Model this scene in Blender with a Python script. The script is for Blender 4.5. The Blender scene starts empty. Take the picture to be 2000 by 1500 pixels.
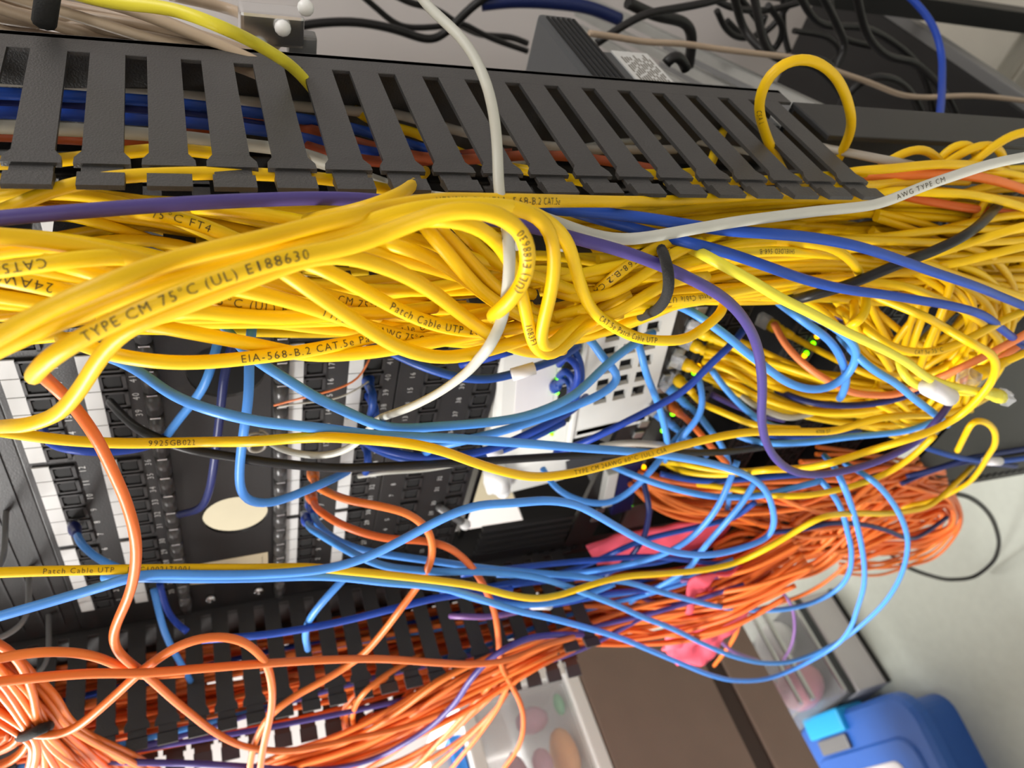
import bpy, bmesh, math, random
import numpy as np
from mathutils import Vector, Matrix, kdtree
sc = bpy.context.scene
COL = sc.collection
R = math.radians
# ------------------------------------------------------------------ camera
CAM = np.array([.1877, -.29375, 1.75])
FPX = 1499.0
BASIS = np.array([[.21337387, -.30703932, -.92743851],
                  [-.69364152, -.71611733, .07750372],
                  [-.68799203, .62677258, -.36577594]])
U_, S_, V_ = np.linalg.svd(BASIS); BASIS = U_ @ V_
cd = bpy.data.cameras.new('camera'); cam = bpy.data.objects.new('camera', cd); COL.objects.link(cam)
mw = np.eye(4); mw[:3, 0] = BASIS[0]; mw[:3, 1] = -BASIS[1]; mw[:3, 2] = -BASIS[2]; mw[:3, 3] = CAM
cam.matrix_world = Matrix(mw.tolist())
cd.sensor_width = 36; cd.lens = 36 * FPX / 2000; cd.clip_start = .01; cd.clip_end = 50
cd.dof.use_dof = True; cd.dof.focus_distance = .36; cd.dof.aperture_fstop = 12.0
sc.camera = cam
# ------------------------------------------------------------------ world, lights, exposure
w = bpy.data.worlds.new('world'); sc.world = w; w.use_nodes = True
bg = w.node_tree.nodes['Background']; bg.inputs[0].default_value = (.86, .93, 1, 1); bg.inputs[1].default_value = .13
def area(name, loc, aim, sx, sy, power, col=(1, 1, 1)):
    l = bpy.data.lights.new(name, 'AREA'); l.shape = 'RECTANGLE'; l.size = sx; l.size_y = sy; l.energy = power; l.color = col
    o = bpy.data.objects.new(name, l); COL.objects.link(o); o.location = loc
    o.rotation_euler = (Vector(aim) - Vector(loc)).to_track_quat('-Z', 'Y').to_euler()
    return o
area('added_fill_light', (-1.45, -.9, 2.64), (-1.45, -.9, 0), 1.2, .5, 62, (1, .98, .95))
area('added_fill_light', (-1.9, .1, 2.64), (-1.9, .1, 0), .5, 1.2, 30, (1, .98, .95))
area('added_fill_light', (.8, -1.5, 2.64), (.8, -1.5, 0), 1.2, .5, 9, (1, .98, .95))  # unseen fill lamp, added to brighten the white drawer frame
area('added_fill_light', (.9, .55, 2.64), (.9, .55, 0), .5, 1.2, 9, (1, .98, .95))
sc.view_settings.view_transform = 'Standard'; sc.view_settings.look = 'None'
sc.view_settings.gamma = 1; sc.view_settings.use_curve_mapping = False
sc.view_settings.exposure = 0.7
sc.cycles.use_denoising = True
sc.cycles.max_bounces = 6
# ------------------------------------------------------------------ helpers
def ray(u, v): return BASIS.T @ np.array([(u - 1000) / FPX, (v - 750) / FPX, 1.0])
def onY(u, v, Y):
    r = ray(u, v); return CAM + r * ((Y - CAM[1]) / r[1])
def onX(u, v, X):
    r = ray(u, v); return CAM + r * ((X - CAM[0]) / r[0])
def onZ(u, v, Z):
    r = ray(u, v); return CAM + r * ((Z - CAM[2]) / r[2])
def mat(name, col, rough=.5, metal=0, bump=0, bscale=200, var=0, emit=0, spec=.5, alpha=1, trans=0, coat=0, noise=0, nscale=30, col2=None):
    m = bpy.data.materials.new(name); m.use_nodes = True; n = m.node_tree.nodes; L = m.node_tree.links
    b = n['Principled BSDF']
    b.inputs['Base Color'].default_value = (*col, 1); b.inputs['Roughness'].default_value = rough
    b.inputs['Metallic'].default_value = metal; b.inputs['Specular IOR Level'].default_value = spec
    if alpha < 1: b.inputs['Alpha'].default_value = alpha
    if trans: b.inputs['Transmission Weight'].default_value = trans
    if coat: b.inputs['Coat Weight'].default_value = coat; b.inputs['Coat Roughness'].default_value = .15
    if emit:
        b.inputs['Emission Color'].default_value = (*col, 1); b.inputs['Emission Strength'].default_value = emit
    src = None
    if noise:
        tc = n.new('ShaderNodeTexCoord'); t = n.new('ShaderNodeTexNoise'); t.inputs['Scale'].default_value = nscale; t.inputs['Detail'].default_value = 4
        L.new(tc.outputs['Object'], t.inputs['Vector'])
        mx = n.new('ShaderNodeMix'); mx.data_type = 'RGBA'
        c2 = col2 or tuple(c * (1 - noise) for c in col)
        mx.inputs[6].default_value = (*col, 1); mx.inputs[7].default_value = (*c2, 1)
        L.new(t.outputs['Fac'], mx.inputs[0]); src = mx.outputs[2]
    if var:
        oi = n.new('ShaderNodeObjectInfo'); hs = n.new('ShaderNodeHueSaturation')
        mr = n.new('ShaderNodeMapRange'); mr.inputs[3].default_value = 1 - var; mr.inputs[4].default_value = 1 + var * .35
        mr2 = n.new('ShaderNodeMapRange'); mr2.inputs[3].default_value = .5 - var * .035; mr2.inputs[4].default_value = .5 + var * .035
        L.new(oi.outputs['Random'], mr.inputs[0]); L.new(oi.outputs['Random'], mr2.inputs[0])
        L.new(mr.outputs[0], hs.inputs['Value']); L.new(mr2.outputs[0], hs.inputs['Hue'])
        if src: L.new(src, hs.inputs['Color'])
        else: hs.inputs['Color'].default_value = (*col, 1)
        src = hs.outputs[0]
    if src: L.new(src, b.inputs['Base Color'])
    if bump:
        tc = n.new('ShaderNodeTexCoord'); t = n.new('ShaderNodeTexNoise'); t.inputs['Scale'].default_value = bscale; t.inputs['Detail'].default_value = 3
        L.new(tc.outputs['Object'], t.inputs['Vector'])
        bp = n.new('ShaderNodeBump'); bp.inputs['Strength'].default_value = bump; bp.inputs['Distance'].default_value = .001
        L.new(t.outputs['Fac'], bp.inputs['Height']); L.new(bp.outputs[0], b.inputs['Normal'])
    return m
def cmat(name, col, var=.12): return mat(name, col, rough=.41, var=var, noise=.14, nscale=55, bump=.12, bscale=260, spec=.34)
M = {
 'y': cmat('yellow_pvc', (.95, .60, .002)), 'L': cmat('lemon_pvc', (.86, .76, .05), .05), 'o': cmat('orange_pvc', (.86, .19, .032)),
 's': cmat('salmon_pvc', (.90, .26, .09), .05), 'b': cmat('blue_pvc', (.085, .33, .90), .1), 'd': cmat('royal_blue_pvc', (.015, .072, .42), .15),
 'n': cmat('navy_pvc', (.012, .022, .13), .15), 'p': cmat('purple_pvc', (.085, .060, .26), .1), 'q': cmat('pale_purple_pvc', (.26, .13, .36), .1),
 'w': cmat('white_pvc', (.56, .56, .50), .04), 'g': cmat('grey_pvc', (.46, .42, .36), .08), 'k': cmat('black_pvc', (.014, .013, .013), .1),
 'e': cmat('beige_pvc', (.50, .38, .27), .15), 'r': cmat('red_brown_pvc', (.42, .09, .035), .1),
 'ink': mat('cable_ink', (.05, .035, .01), .7),
 'duct': mat('duct_plastic', (.046, .045, .045), .42, bump=.35, bscale=900, noise=.2, nscale=60),
 'blk': mat('black_steel', (.012, .0115, .0115), .45, bump=.15, bscale=700), 'blk2': mat('black_plastic', (.02, .02, .021), .5, noise=.2),
 'hole': mat('socket_dark', (.003, .003, .003), .8), 'port': mat('port_plastic', (.022, .021, .021), .4),
 'lab': mat('white_label', (.56, .56, .55), .6), 'num': mat('print_white', (.62, .62, .60), .6),
 'hinge': mat('hinge_plastic', (.05, .048, .047), .3, bump=.3, bscale=500), 'steel': mat('bright_steel', (.62, .62, .62), .25, metal=1),
 'alu': mat('aluminium', (.55, .57, .55), .35, metal=.85, noise=.25), 'cream': mat('cream_print', (.62, .53, .36), .6, noise=.12, nscale=20),
 'dev': mat('white_device_plastic', (.74, .74, .70), .38, noise=.06), 'dgrey': mat('dark_grey_plastic', (.055, .06, .065), .45, noise=.2),
 'grey': mat('mid_grey', (.20, .20, .20), .4, metal=.3), 'green': mat('green_led', (.16, 1, .0), emit=2.2), 'amber': mat('amber_led', (1, .42, .0), emit=2.0),
 'wall': mat('wall_paint', (.60, .56, .55), .85, bump=.1, bscale=80, noise=.04, nscale=6), 'floor': mat('vinyl_floor', (.60, .64, .57), .4, noise=.14, nscale=40, bump=.05),
 'ceil': mat('ceiling_tile', (.75, .74, .70), .9, noise=.08), 'pink': mat('pink_cloth', (.95, .11, .17), .7, bump=.3, bscale=120, noise=.2, nscale=14),
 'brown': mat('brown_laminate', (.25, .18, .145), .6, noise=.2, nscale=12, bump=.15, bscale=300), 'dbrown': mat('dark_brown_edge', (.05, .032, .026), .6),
 'whp': mat('white_plastic', (.85, .85, .84), .35), 'clear': mat('clear_plastic', (.80, .82, .86), .18, alpha=.26), 'blue': mat('tote_blue', (.03, .13, .50), .38, noise=.1),
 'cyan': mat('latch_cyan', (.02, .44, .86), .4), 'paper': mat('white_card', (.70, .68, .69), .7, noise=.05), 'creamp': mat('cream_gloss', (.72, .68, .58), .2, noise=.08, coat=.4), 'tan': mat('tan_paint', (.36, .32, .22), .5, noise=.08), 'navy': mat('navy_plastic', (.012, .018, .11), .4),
 'sky': mat('blue_plastic', (.05, .30, .90), .4), 'peach': mat('peach_plastic', (.85, .42, .16), .5), 'lil': mat('lilac_plastic', (.60, .34, .44), .5), 'grn': mat('green_plastic', (.20, .50, .30), .5),
 'rose': mat('rose_plastic', (.72, .28, .34), .5), 'tie': mat('velcro', (.012, .012, .012), .9, bump=.6, bscale=900), 'lamp': mat('lamp_diffuser', (1, .97, .92), emit=6),
}
class MB:
    "collects shapes into one mesh"
    def __init__(s): s.bm = bmesh.new()
    def box(s, a, b, bev=0):
        lo = [min(a[i], b[i]) for i in range(3)]; hi = [max(a[i], b[i]) for i in range(3)]
        r = bmesh.ops.create_cube(s.bm, size=1); vs = r['verts']
        for v in vs: v.co = Vector([lo[i] + (v.co[i] + .5) * (hi[i] - lo[i]) for i in range(3)])
        if bev:
            es = list({e for v in vs for e in v.link_edges})
            bmesh.ops.bevel(s.bm, geom=es, offset=bev, segments=2, affect='EDGES', profile=.6)
        return s
    def prism(s, pts, d):
        "polygon pts extruded by vector d"
        a = [s.bm.verts.new(p) for p in pts]; b = [s.bm.verts.new(Vector(p) + Vector(d)) for p in pts]
        n = len(pts)
        for f in ([a[::-1], b] + [[a[i], a[(i + 1) % n], b[(i + 1) % n], b[i]] for i in range(n)]): s.bm.faces.new(f)
        return s
    def cyl(s, a, b, r, n=12, r2=None):
        a, b = Vector(a), Vector(b); d = b - a
        m = Matrix.Translation((a + b) / 2) @ d.to_track_quat('Z', 'Y').to_matrix().to_4x4()
        bmesh.ops.create_cone(s.bm, cap_ends=True, segments=n, radius1=r, radius2=r if r2 is None else r2, depth=d.length, matrix=m); return s
    def ball(s, c, r, n=8):
        bmesh.ops.create_uvsphere(s.bm, u_segments=n * 2, v_segments=n, radius=1, matrix=Matrix.Translation(c) @ Matrix.Diagonal((*(r if hasattr(r, '__len__') else (r, r, r)), 1))); return s
    def build(s, name, m, parent=None, smooth=False):
        bmesh.ops.recalc_face_normals(s.bm, faces=s.bm.faces)
        me = bpy.data.meshes.new(name); s.bm.to_mesh(me); s.bm.free(); me.materials.append(M[m] if isinstance(m, str) else m)
        if smooth:
            for p in me.polygons: p.use_smooth = True
        return link(name, me, parent)
def link(name, me, parent=None):
    o = bpy.data.objects.new(name, me); COL.objects.link(o)
    if parent: o.parent = parent
    return o
def tag(o, label=None, cat=None, group=None, kind=None):
    for k, v in (('label', label), ('category', cat), ('group', group), ('kind', kind)):
        if v: o[k] = v
    return o
def empty(name, loc=(0, 0, 0), rot=(0, 0, 0)):
    o = bpy.data.objects.new(name, None); COL.objects.link(o); o.location = loc; o.rotation_euler = rot; o.empty_display_size = .05
    return o
_txt = {}
def text_mesh(s, size):
    "2-D glyph mesh: verts, faces (baseline at y=0, starts at x=0)"
    if (s, size) in _txt: return _txt[(s, size)]
    c = bpy.data.curves.new('t', 'FONT'); c.body = s; c.size = size; c.resolution_u = 2; c.offset = -size * .006; c.space_character = 1.22
    o = bpy.data.objects.new('t', c); COL.objects.link(o)
    dg = bpy.context.evaluated_depsgraph_get(); me = bpy.data.meshes.new_from_object(o.evaluated_get(dg))
    bm = bmesh.new(); bm.from_mesh(me)
    for k in range(-2, 10):      # cross cuts so the strokes can bend round a cable
        bmesh.ops.bisect_plane(bm, geom=bm.verts[:] + bm.edges[:] + bm.faces[:], plane_co=(0, k * size * .085 + .00001, 0), plane_no=(0, 1, 0))
    bm.verts.index_update(); vs = [tuple(v.co) for v in bm.verts]; fs = [tuple(v.index for v in f.verts) for f in bm.faces]; bm.free()
    bpy.data.objects.remove(o); bpy.data.curves.remove(c); bpy.data.meshes.remove(me)
    _txt[(s, size)] = (vs, fs); return vs, fs
# ------------------------------------------------------------------ cables
KIND = {'y': 'yellow_cable', 'L': 'lemon_cable', 'o': 'orange_cable', 's': 'salmon_cable', 'b': 'blue_cable', 'd': 'blue_cable', 'n': 'navy_cable', 'p': 'purple_cable', 'q': 'purple_cable', 'w': 'white_cable', 'g': 'grey_cable', 'k': 'black_cable', 'e': 'beige_cable', 'r': 'brown_cable'}
CABLES = []          # dicts, built at the end once neighbours have been pushed apart
def spline(P, step=.0045):
    P = np.array(P, float); n = len(P)
    if n < 2: return P
    E = np.vstack([2 * P[0] - P[1], P, 2 * P[-1] - P[-2]]); out = []
    for i in range(n - 1):
        p0, p1, p2, p3 = E[i:i + 4]; L = np.linalg.norm(p2 - p1)
        t0 = 0; t1 = max(np.linalg.norm(p1 - p0), 1e-5) ** .5; t2 = t1 + max(L, 1e-5) ** .5; t3 = t2 + max(np.linalg.norm(p3 - p2), 1e-5) ** .5
        k = max(2, int(L / step)); t = np.linspace(t1, t2, k, endpoint=(i == n - 2))[:, None]
        A1 = (t1 - t) / (t1 - t0) * p0 + (t - t0) / (t1 - t0) * p1; A2 = (t2 - t) / (t2 - t1) * p1 + (t - t1) / (t2 - t1) * p2
        A3 = (t3 - t) / (t3 - t2) * p2 + (t - t2) / (t3 - t2) * p3
        B1 = (t2 - t) / (t2 - t0) * A1 + (t - t0) / (t2 - t0) * A2; B2 = (t3 - t) / (t3 - t1) * A2 + (t - t1) / (t3 - t1) * A3
        out.append((t2 - t) / (t2 - t1) * B1 + (t - t1) / (t2 - t1) * B2)
    Q = np.vstack(out)
    for _ in range(6): Q[1:-1] = Q[1:-1] * .5 + .25 * (Q[:-2] + Q[2:])
    return Q
def cable(col, label, pts, d=.0058, group=None, text=(), boots=(), plane='Y', fix=False, name=None, step=.0045, world=False, tag_='cable', sides=10):
    "pts 'u,v,c u,v ...': photo points read off onto the plane Y=c cm (or X=c cm); c carries over. world=True: x,y,z in cm"
    P = []; c = 0
    for tk in pts.split():
        f = [float(x) for x in tk.split(',')]
        if world: P.append(np.array(f) / 100); continue
        if len(f) > 2: c = f[2] / 100
        P.append((c, f[0], f[1]))
    if not world:
        # smooth the plane value between the points where it is stated
        P = [(onY if plane == 'Y' else onX)(u, v, c) for c, u, v in P]
    CABLES.append(dict(col=col, label=label, P=spline(P, step), r=d / 2, group=group, text=text, boots=boots, fix=fix, name=name or KIND.get(col, 'patch_cable'), cat=tag_, sides=sides))
def bundle(n, col, label, group, path, seed, dY=2.5, d=.0056, wob=1.0, name=None, ends=.12, cols=None, step=.006, sides=8):
    "n strands that follow path 'u,v,Y,halfwidth_px' with slow random lateral drift"
    rnd = random.Random(seed); K = np.array([[float(x) for x in t.split(',')] for t in path.split()])
    m = len(K)
    T = np.gradient(K[:, :2], axis=0); T /= np.linalg.norm(T, axis=1)[:, None] + 1e-9; N = np.stack([-T[:, 1], T[:, 0]], 1)
    for i in range(n):
        base = -1 + 2 * (i + rnd.random()) / n; ph = rnd.random() * 6.28; ph2 = rnd.random() * 6.28; f1 = rnd.uniform(.5, 1.1); dep = rnd.random() * dY
        f2 = rnd.uniform(.3, .8); P = []
        for j in range(m):
            u, v, Y, h = K[j]
            o = base + wob * .38 * math.sin(f1 * j + ph); o = max(-1.15, min(1.15, o))
            y = Y + dep * (.75 + .35 * math.sin(f2 * j + ph2))
            P.append(onY(u + N[j, 0] * o * h, v + N[j, 1] * o * h, y / 100))
        ck = cols[rnd.randrange(len(cols))] if cols else col
        CABLES.append(dict(col=ck, label=label, P=spline(P, step), r=d / 2, group=group, text=(), boots=(), fix=False, name=KIND[ck], cat='cable', sides=sides))
def wbundle(n, col, label, group, path, seed, d=.0056, cols=None, wob=1.0, step=.006):
    "same in world cm: 'x,y,z,half_x,half_y'"
    rnd = random.Random(seed); K = np.array([[float(x) for x in t.split(',')] for t in path.split()]) / 100
    for i in range(n):
        a, b = rnd.uniform(-1, 1), rnd.uniform(-1, 1); p1, p2 = rnd.random() * 6.28, rnd.random() * 6.28; f = rnd.uniform(.5, 1.1); P = []
        for j, (x, y, z, hx, hy) in enumerate(K):
            P.append((x + hx * max(-1, min(1, a + wob * .35 * math.sin(f * j + p1))), y + hy * max(-1, min(1, b + wob * .35 * math.sin(f * j + p2))), z))
        CABLES.append(dict(col=cols[rnd.randrange(len(cols))] if cols else col, label=label, P=spline(P, step), r=d / 2, group=group, text=(), boots=(), fix=False, name=KIND[col], cat='cable', sides=8))
def tube_mesh(Q, r, n=10):
    T = np.gradient(Q, axis=0); T /= np.linalg.norm(T, axis=1)[:, None] + 1e-12
    up = np.array([0, 0, 1.0]) if abs(T[0][2]) < .9 else np.array([1.0, 0, 0])
    nrm = np.cross(T[0], up); nrm /= np.linalg.norm(nrm); k = len(Q); N = np.zeros_like(Q)
    for i in range(k):
        nrm = nrm - T[i] * (nrm @ T[i]); nrm /= np.linalg.norm(nrm) + 1e-12; N[i] = nrm
    Bn = np.cross(T, N); a = np.linspace(0, 2 * np.pi, n, endpoint=False)
    V = (Q[:, None, :] + r * (np.cos(a)[None, :, None] * N[:, None, :] + np.sin(a)[None, :, None] * Bn[:, None, :])).reshape(-1, 3)
    i = np.arange(k - 1)[:, None] * n; j = np.arange(n)[None, :]; j2 = (j + 1) % n
    F = np.stack([i + j, i + j2, i + n + j2, i + n + j], -1).reshape(-1, 4)
    return V, F
def mesh_np(name, V, F, m, smooth=True, caps=None):
    me = bpy.data.meshes.new(name)
    me.from_pydata(V.tolist(), [], F.tolist() + (caps or [])); me.materials.append(m)
    if smooth: me.polygons.foreach_set('use_smooth', [True] * len(F) + [False] * len(caps or []))
    me.update(); return me
def relax():
    rad = np.concatenate([np.full(len(c['P']), c['r']) for c in CABLES]); own = np.concatenate([np.full(len(c['P']), i) for i, c in enumerate(CABLES)])
    off = np.cumsum([0] + [len(c['P']) for c in CABLES])
    for it in range(4):
        X = np.vstack([c['P'] for c in CABLES]); n = len(X); kd = kdtree.KDTree(n)
        for i in range(n): kd.insert(X[i], i)
        kd.balance(); V = X - CAM; D = np.linalg.norm(V, axis=1); V /= D[:, None]; mv = np.zeros(n)
        for i in range(n):
            if D[i] > 1.6: continue
            best = 0
            for co, k, dist in kd.find_range(X[i], rad[i] * 2.05):
                if own[k] == own[i]: continue
                need = rad[i] + rad[k]
                lat2 = max(0, dist * dist - (D[i] - D[k]) ** 2)
                if lat2 >= need * need: continue
                gap = math.sqrt(need * need - lat2); dz = D[i] - D[k]
                push = (gap - abs(dz)) * .5
                if push <= 0: continue
                sg = 1 if (dz > 0 or (dz == 0 and own[i] > own[k])) else -1
                if abs(push) > abs(best): best = push * sg
            mv[i] = best
        for ci, c in enumerate(CABLES):
            if c['fix']: continue
            a = mv[off[ci]:off[ci + 1]].copy()
            k = 9; pad = np.pad(a, k, mode='edge'); ker = np.hanning(2 * k + 1); ker /= ker.sum(); a2 = np.convolve(pad, ker, mode='valid')
            a = a2 * 1.25
            c['P'] = c['P'] + V[off[ci]:off[ci + 1]] * a[:, None]
def build_cables():
    relax()
    for c in CABLES:
        Q = c['P']; n = c['sides']; V, F = tube_mesh(Q, c['r'], n); k = len(Q)
        caps = [list(range(n))[::-1], [(k - 1) * n + q for q in range(n)]]
        o = link(c['name'], mesh_np(c['name'], V, F, M[c['col']], True, caps))
        tag(o, c['label'], c['cat'], c['group'])
        if c['text']: put_text(c, Q, o)
        for bt in c['boots']: boot(o, Q, c['r'], *bt)
def put_text(c, Q, parent):
    for s, u0, flip, size in c['text']:
        # start where the path passes photo column u0
        rel = Q - CAM; cc = rel @ BASIS.T; u = 1000 + FPX * cc[:, 0] / cc[:, 2]
        i0 = int(np.argmin(np.abs(u - u0))); seg = np.linalg.norm(np.diff(Q, axis=0), axis=1); S = np.concatenate([[0], np.cumsum(seg)]); s0 = S[i0]
        vs, fs = text_mesh(s, size); sg = -1 if flip else 1
        if u[-1] < u[0]: sg = -sg
        h = size * .36; W = []
        T = np.gradient(Q, axis=0); T /= np.linalg.norm(T, axis=1)[:, None]
        for x, y, _ in vs:
            s_ = min(max(s0 + sg * x, 0), S[-1]); i = min(np.searchsorted(S, s_), len(S) - 1); i = max(i, 1); t = (s_ - S[i - 1]) / max(S[i] - S[i - 1], 1e-9)
            p = Q[i - 1] * (1 - t) + Q[i] * t; tg = T[i] * sg
            vw = CAM - p; N = vw - tg * (vw @ tg); N /= np.linalg.norm(N); B = np.cross(N, tg); a = (y - h) / c['r']
            W.append(p + (c['r'] + .00016) * (math.cos(a) * N + math.sin(a) * B))
        me = bpy.data.meshes.new('printing'); me.from_pydata([tuple(q) for q in W], [], fs); me.materials.append(M['ink']); link('printing', me, parent)
def boot(parent, Q, r, end, length=.024, col=None, plug=True):
    "moulded strain relief and clear plug on a cable end"
    idx = 0 if end == 0 else -1; p = Q[idx]; q = Q[6] if end == 0 else Q[-7]; d = Vector(p - q).normalized(); p = Vector(p)
    m = parent.data.materials[0] if col is None else M[col]
    mb = MB()
    side = d.cross(Vector((0, 0, 1))); side = side.normalized() if side.length > .1 else Vector((1, 0, 0)); up = side.cross(d)
    prof = [(0, r * 1.15), (.35, r * 1.5), (.4, r * 1.25), (.55, r * 1.7), (.6, r * 1.4), (.75, r * 2.0), (1, r * 2.0)]
    rings = []
    for t, rr in prof:
        c = p + d * (t * length - length * .3)
        rings.append([mb.bm.verts.new(c + side * (rr * math.cos(a) * 1.05) + up * (rr * math.sin(a) * .85)) for a in [math.pi * 2 * k / 10 for k in range(10)]])
    for a, b in zip(rings, rings[1:]):
        for k in range(10): mb.bm.faces.new([a[k], a[(k + 1) % 10], b[(k + 1) % 10], b[k]])
    mb.bm.faces.new(rings[0][::-1]); mb.bm.faces.new(rings[-1])
    mb.build('boot', m, parent, True)
    if plug:
        c = p + d * (length * .7); mb = MB(); mb.box((-.0058, -.004, 0), (.0058, .004, .012), .0006).box((-.002, -.0055, .001), (.002, -.004, .01))
        mm = Matrix((side, up, d)).transposed().to_4x4(); mm.translation = c
        bmesh.ops.transform(mb.bm, matrix=mm, verts=mb.bm.verts); mb.build('plug', 'clear', parent)
# ------------------------------------------------------------------ the room
def structure(name, a, b, m):
    o = MB().box(a, b).build(name, m); o['kind'] = 'structure'; return o
structure('floor', (-3.2, -2.4, -.06), (2.2, 1.16, 0), 'floor')
structure('ceiling', (-3.2, -2.4, 2.7), (2.2, 1.16, 2.76), 'ceil')
structure('wall_back', (-3.2, 1.1, 0), (2.2, 1.16, 2.7), 'wall')
structure('wall_left', (-3.26, -2.4, 0), (-3.2, 1.16, 2.7), 'wall')
structure('wall_right', (2.2, -2.4, 0), (2.26, 1.16, 2.7), 'wall')
structure('wall_front', (-3.2, -2.46, 0), (2.2, -2.4, 2.7), 'wall')
for (x, y, sx, sy), lb in zip([(-1.05, -.75, .62, .27), (-1.9, .1, .27, .62), (.9, .55, .27, .62), (.8, -1.5, .62, .27)], ['ceiling lamp in front of the rack', 'ceiling lamp over the storage desk', 'ceiling lamp behind the cable ducts', 'added unseen fill lamp near the front wall on the right']):  # last fixture belongs to the added fill lamp
    t = tag(empty('ceiling_lamp', (x, y, 2.7)), lb, 'lamp', None)
    MB().box((-sx, -sy, -.03), (sx, sy, 0)).build('frame', 'whp', t)
    MB().box((-sx + .02, -sy + .02, -.034), (sx - .02, sy - .02, -.03)).build('diffuser', 'whp', t)
# ------------------------------------------------------------------ behind and beside the rack
def thing(name, label, cat, loc=(0, 0, 0), rot=(0, 0, 0), group=None): return tag(empty(name, loc, rot), label, cat, group)
# brown desk with the plastic drawers on it (left of the rack)
t = thing('desk', 'brown laminate desk with deep front under the white plastic drawers', 'desk', (-1.1, -.25, 0))
MB().box((-.62, -.55, .92), (0, .46, 1.172), .004).build('drawer_front', 'brown', t)
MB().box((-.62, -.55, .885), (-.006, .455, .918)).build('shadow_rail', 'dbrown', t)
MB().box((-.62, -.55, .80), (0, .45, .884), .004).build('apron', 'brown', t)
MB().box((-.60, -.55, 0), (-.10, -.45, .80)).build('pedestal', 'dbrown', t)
t = thing('drawer_unit', 'white framed plastic drawer unit with colourful contents on the brown desk', 'drawers', (-1.1, -.2, 1.174))
MB().box((-.40, -.52, 0), (0, .405, .026), .004).box((-.40, -.52, .205), (0, .405, .23), .004).build('frame', 'whp', t)
for y in (.38, -.50): MB().box((-.40, y - .012, .02), (0, y + .014, .21)).build('side_post', 'whp', t)
MB().box((-.38, -.47, .03), (-.006, .36, .20), .012).build('drawer', 'clear', t)
for a, b, m in (((-.10, .20, .03), (-.02, .30, .075), 'peach'), ((-.1, .13, .09), (-.02, .2, .15), 'rose'), ((-.09, .30, .06), (-.03, .345, .12), 'lil'), ((-.06, .22, .085), (-.02, .27, .12), 'lil'), ((-.09, .05, .03), (-.03, .15, .10), 'rose'), ((-.05, .31, .032), (-.02, .35, .05), 'grn'), ((-.08, .10, .12), (-.03, .28, .17), 'lil'), ((-.05, .17, .03), (-.015, .2, .05), 'grn')):
    c = [(a[i] + b[i]) / 2 for i in range(3)]; MB().ball(c, [(b[i] - a[i]) / 2 for i in range(3)], 6).build('toy_block', m, t, True)
t = thing('storage_box', 'bright blue plastic box on top of the white framed drawer unit', 'box', (-1.12, -.05, 1.406))
MB().box((-.25, -.24, 0), (0, .17, .022), .005).build('base', 'sky', t); MB().box((-.24, -.23, .02), (-.01, .16, .06), .008).build('body', 'whp', t)
# clear drawers and white carton on the floor, tote
t = thing('drawer_tower', 'clear plastic drawer tower with pink contents standing on the white carton', 'drawers', (-1.867, .292, .124))
MB().box((-.2, -.15, 0), (.17, .15, .02)).build('base', 'dgrey', t); MB().box((-.2, -.15, .335), (.17, .15, .35)).build('top', 'dgrey', t)
for k in range(2):
    z = .022 + k * .157; d = MB().box((-.19, -.145, z), (.172, .145, z + .15), .01).build('drawer', 'clear', t)
    MB().box((.172, -.14, z + .125), (.184, .14, z + .14), .003).build('handle', 'steel', d)
    MB().box((.172, -.14, z + .012), (.18, .14, z + .022), .002).build('rail', 'steel', d)
    MB().ball((.07, -.07, z + .065), (.09, .065, .055), 7).build('contents', 'rose', d, True); MB().ball((.06, .07, z + .06), (.08, .06, .05), 7).build('contents', 'whp', d, True)
t = thing('carton', 'flat white carton on the floor under the clear drawer tower', 'box', (-1.765, .292, 0), (0, 0, 0))
MB().box((-.22, -.15, 0), (.075, .15, .118), .003).build('body', 'paper', t); MB().box((.0751, -.15, .0), (.079, .15, .016)).build('shadow_strip', 'blk', t)  # black strip paints the shadow along the carton's bottom edge
MB().box((-.22, -.148, .118), (.074, .148, .121), .001).build('lid', 'paper', t)
t = thing('storage_tote', 'blue plastic tote with lid and bright cyan latch on the floor', 'tote', (-1.495, .075, 0), (0, 0, R(-10)))
def round_slab(x0, y0, z0, x1, y1, z1, r, ch=.008):
    m = MB(); rings = []
    for z, ins in ((z0, 0), (z1 - ch, 0), (z1, ch)):
        pts = []
        for cx, cy, a0 in ((x1 - r, y1 - r, 0), (x0 + r, y1 - r, 90), (x0 + r, y0 + r, 180), (x1 - r, y0 + r, 270)):
            for q in range(7):
                a = R(a0 + q * 15); pts.append(m.bm.verts.new((cx + (r - ins) * math.cos(a), cy + (r - ins) * math.sin(a), z)))
        rings.append(pts)
    n = len(rings[0])
    for A, B in zip(rings, rings[1:]):
        for q in range(n): m.bm.faces.new([A[q], A[(q + 1) % n], B[(q + 1) % n], B[q]])
    m.bm.faces.new(rings[0][::-1]); m.bm.faces.new(rings[-1]); return m
round_slab(-.50, -.64, 0, -.03, -.03, .118, .06).build('body', 'blue', t)
round_slab(-.53, -.67, .118, 0, 0, .158, .085, .012).build('lid', 'blue', t)
round_slab(-.48, -.62, .158, -.05, -.10, .166, .06, .006).build('lid_panel', 'blue', t)
round_slab(-.33, -.30, .166, -.12, -.15, .172, .03, .004).build('label_plate', 'paper', t)
l = MB().box((-.43, -.05, .08), (-.26, .012, .178), .008).build('latch', 'cyan', t); MB().box((-.41, -.095, .16), (-.28, -.055, .172), .004).build('latch_hinge', 'grey', t)
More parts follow.
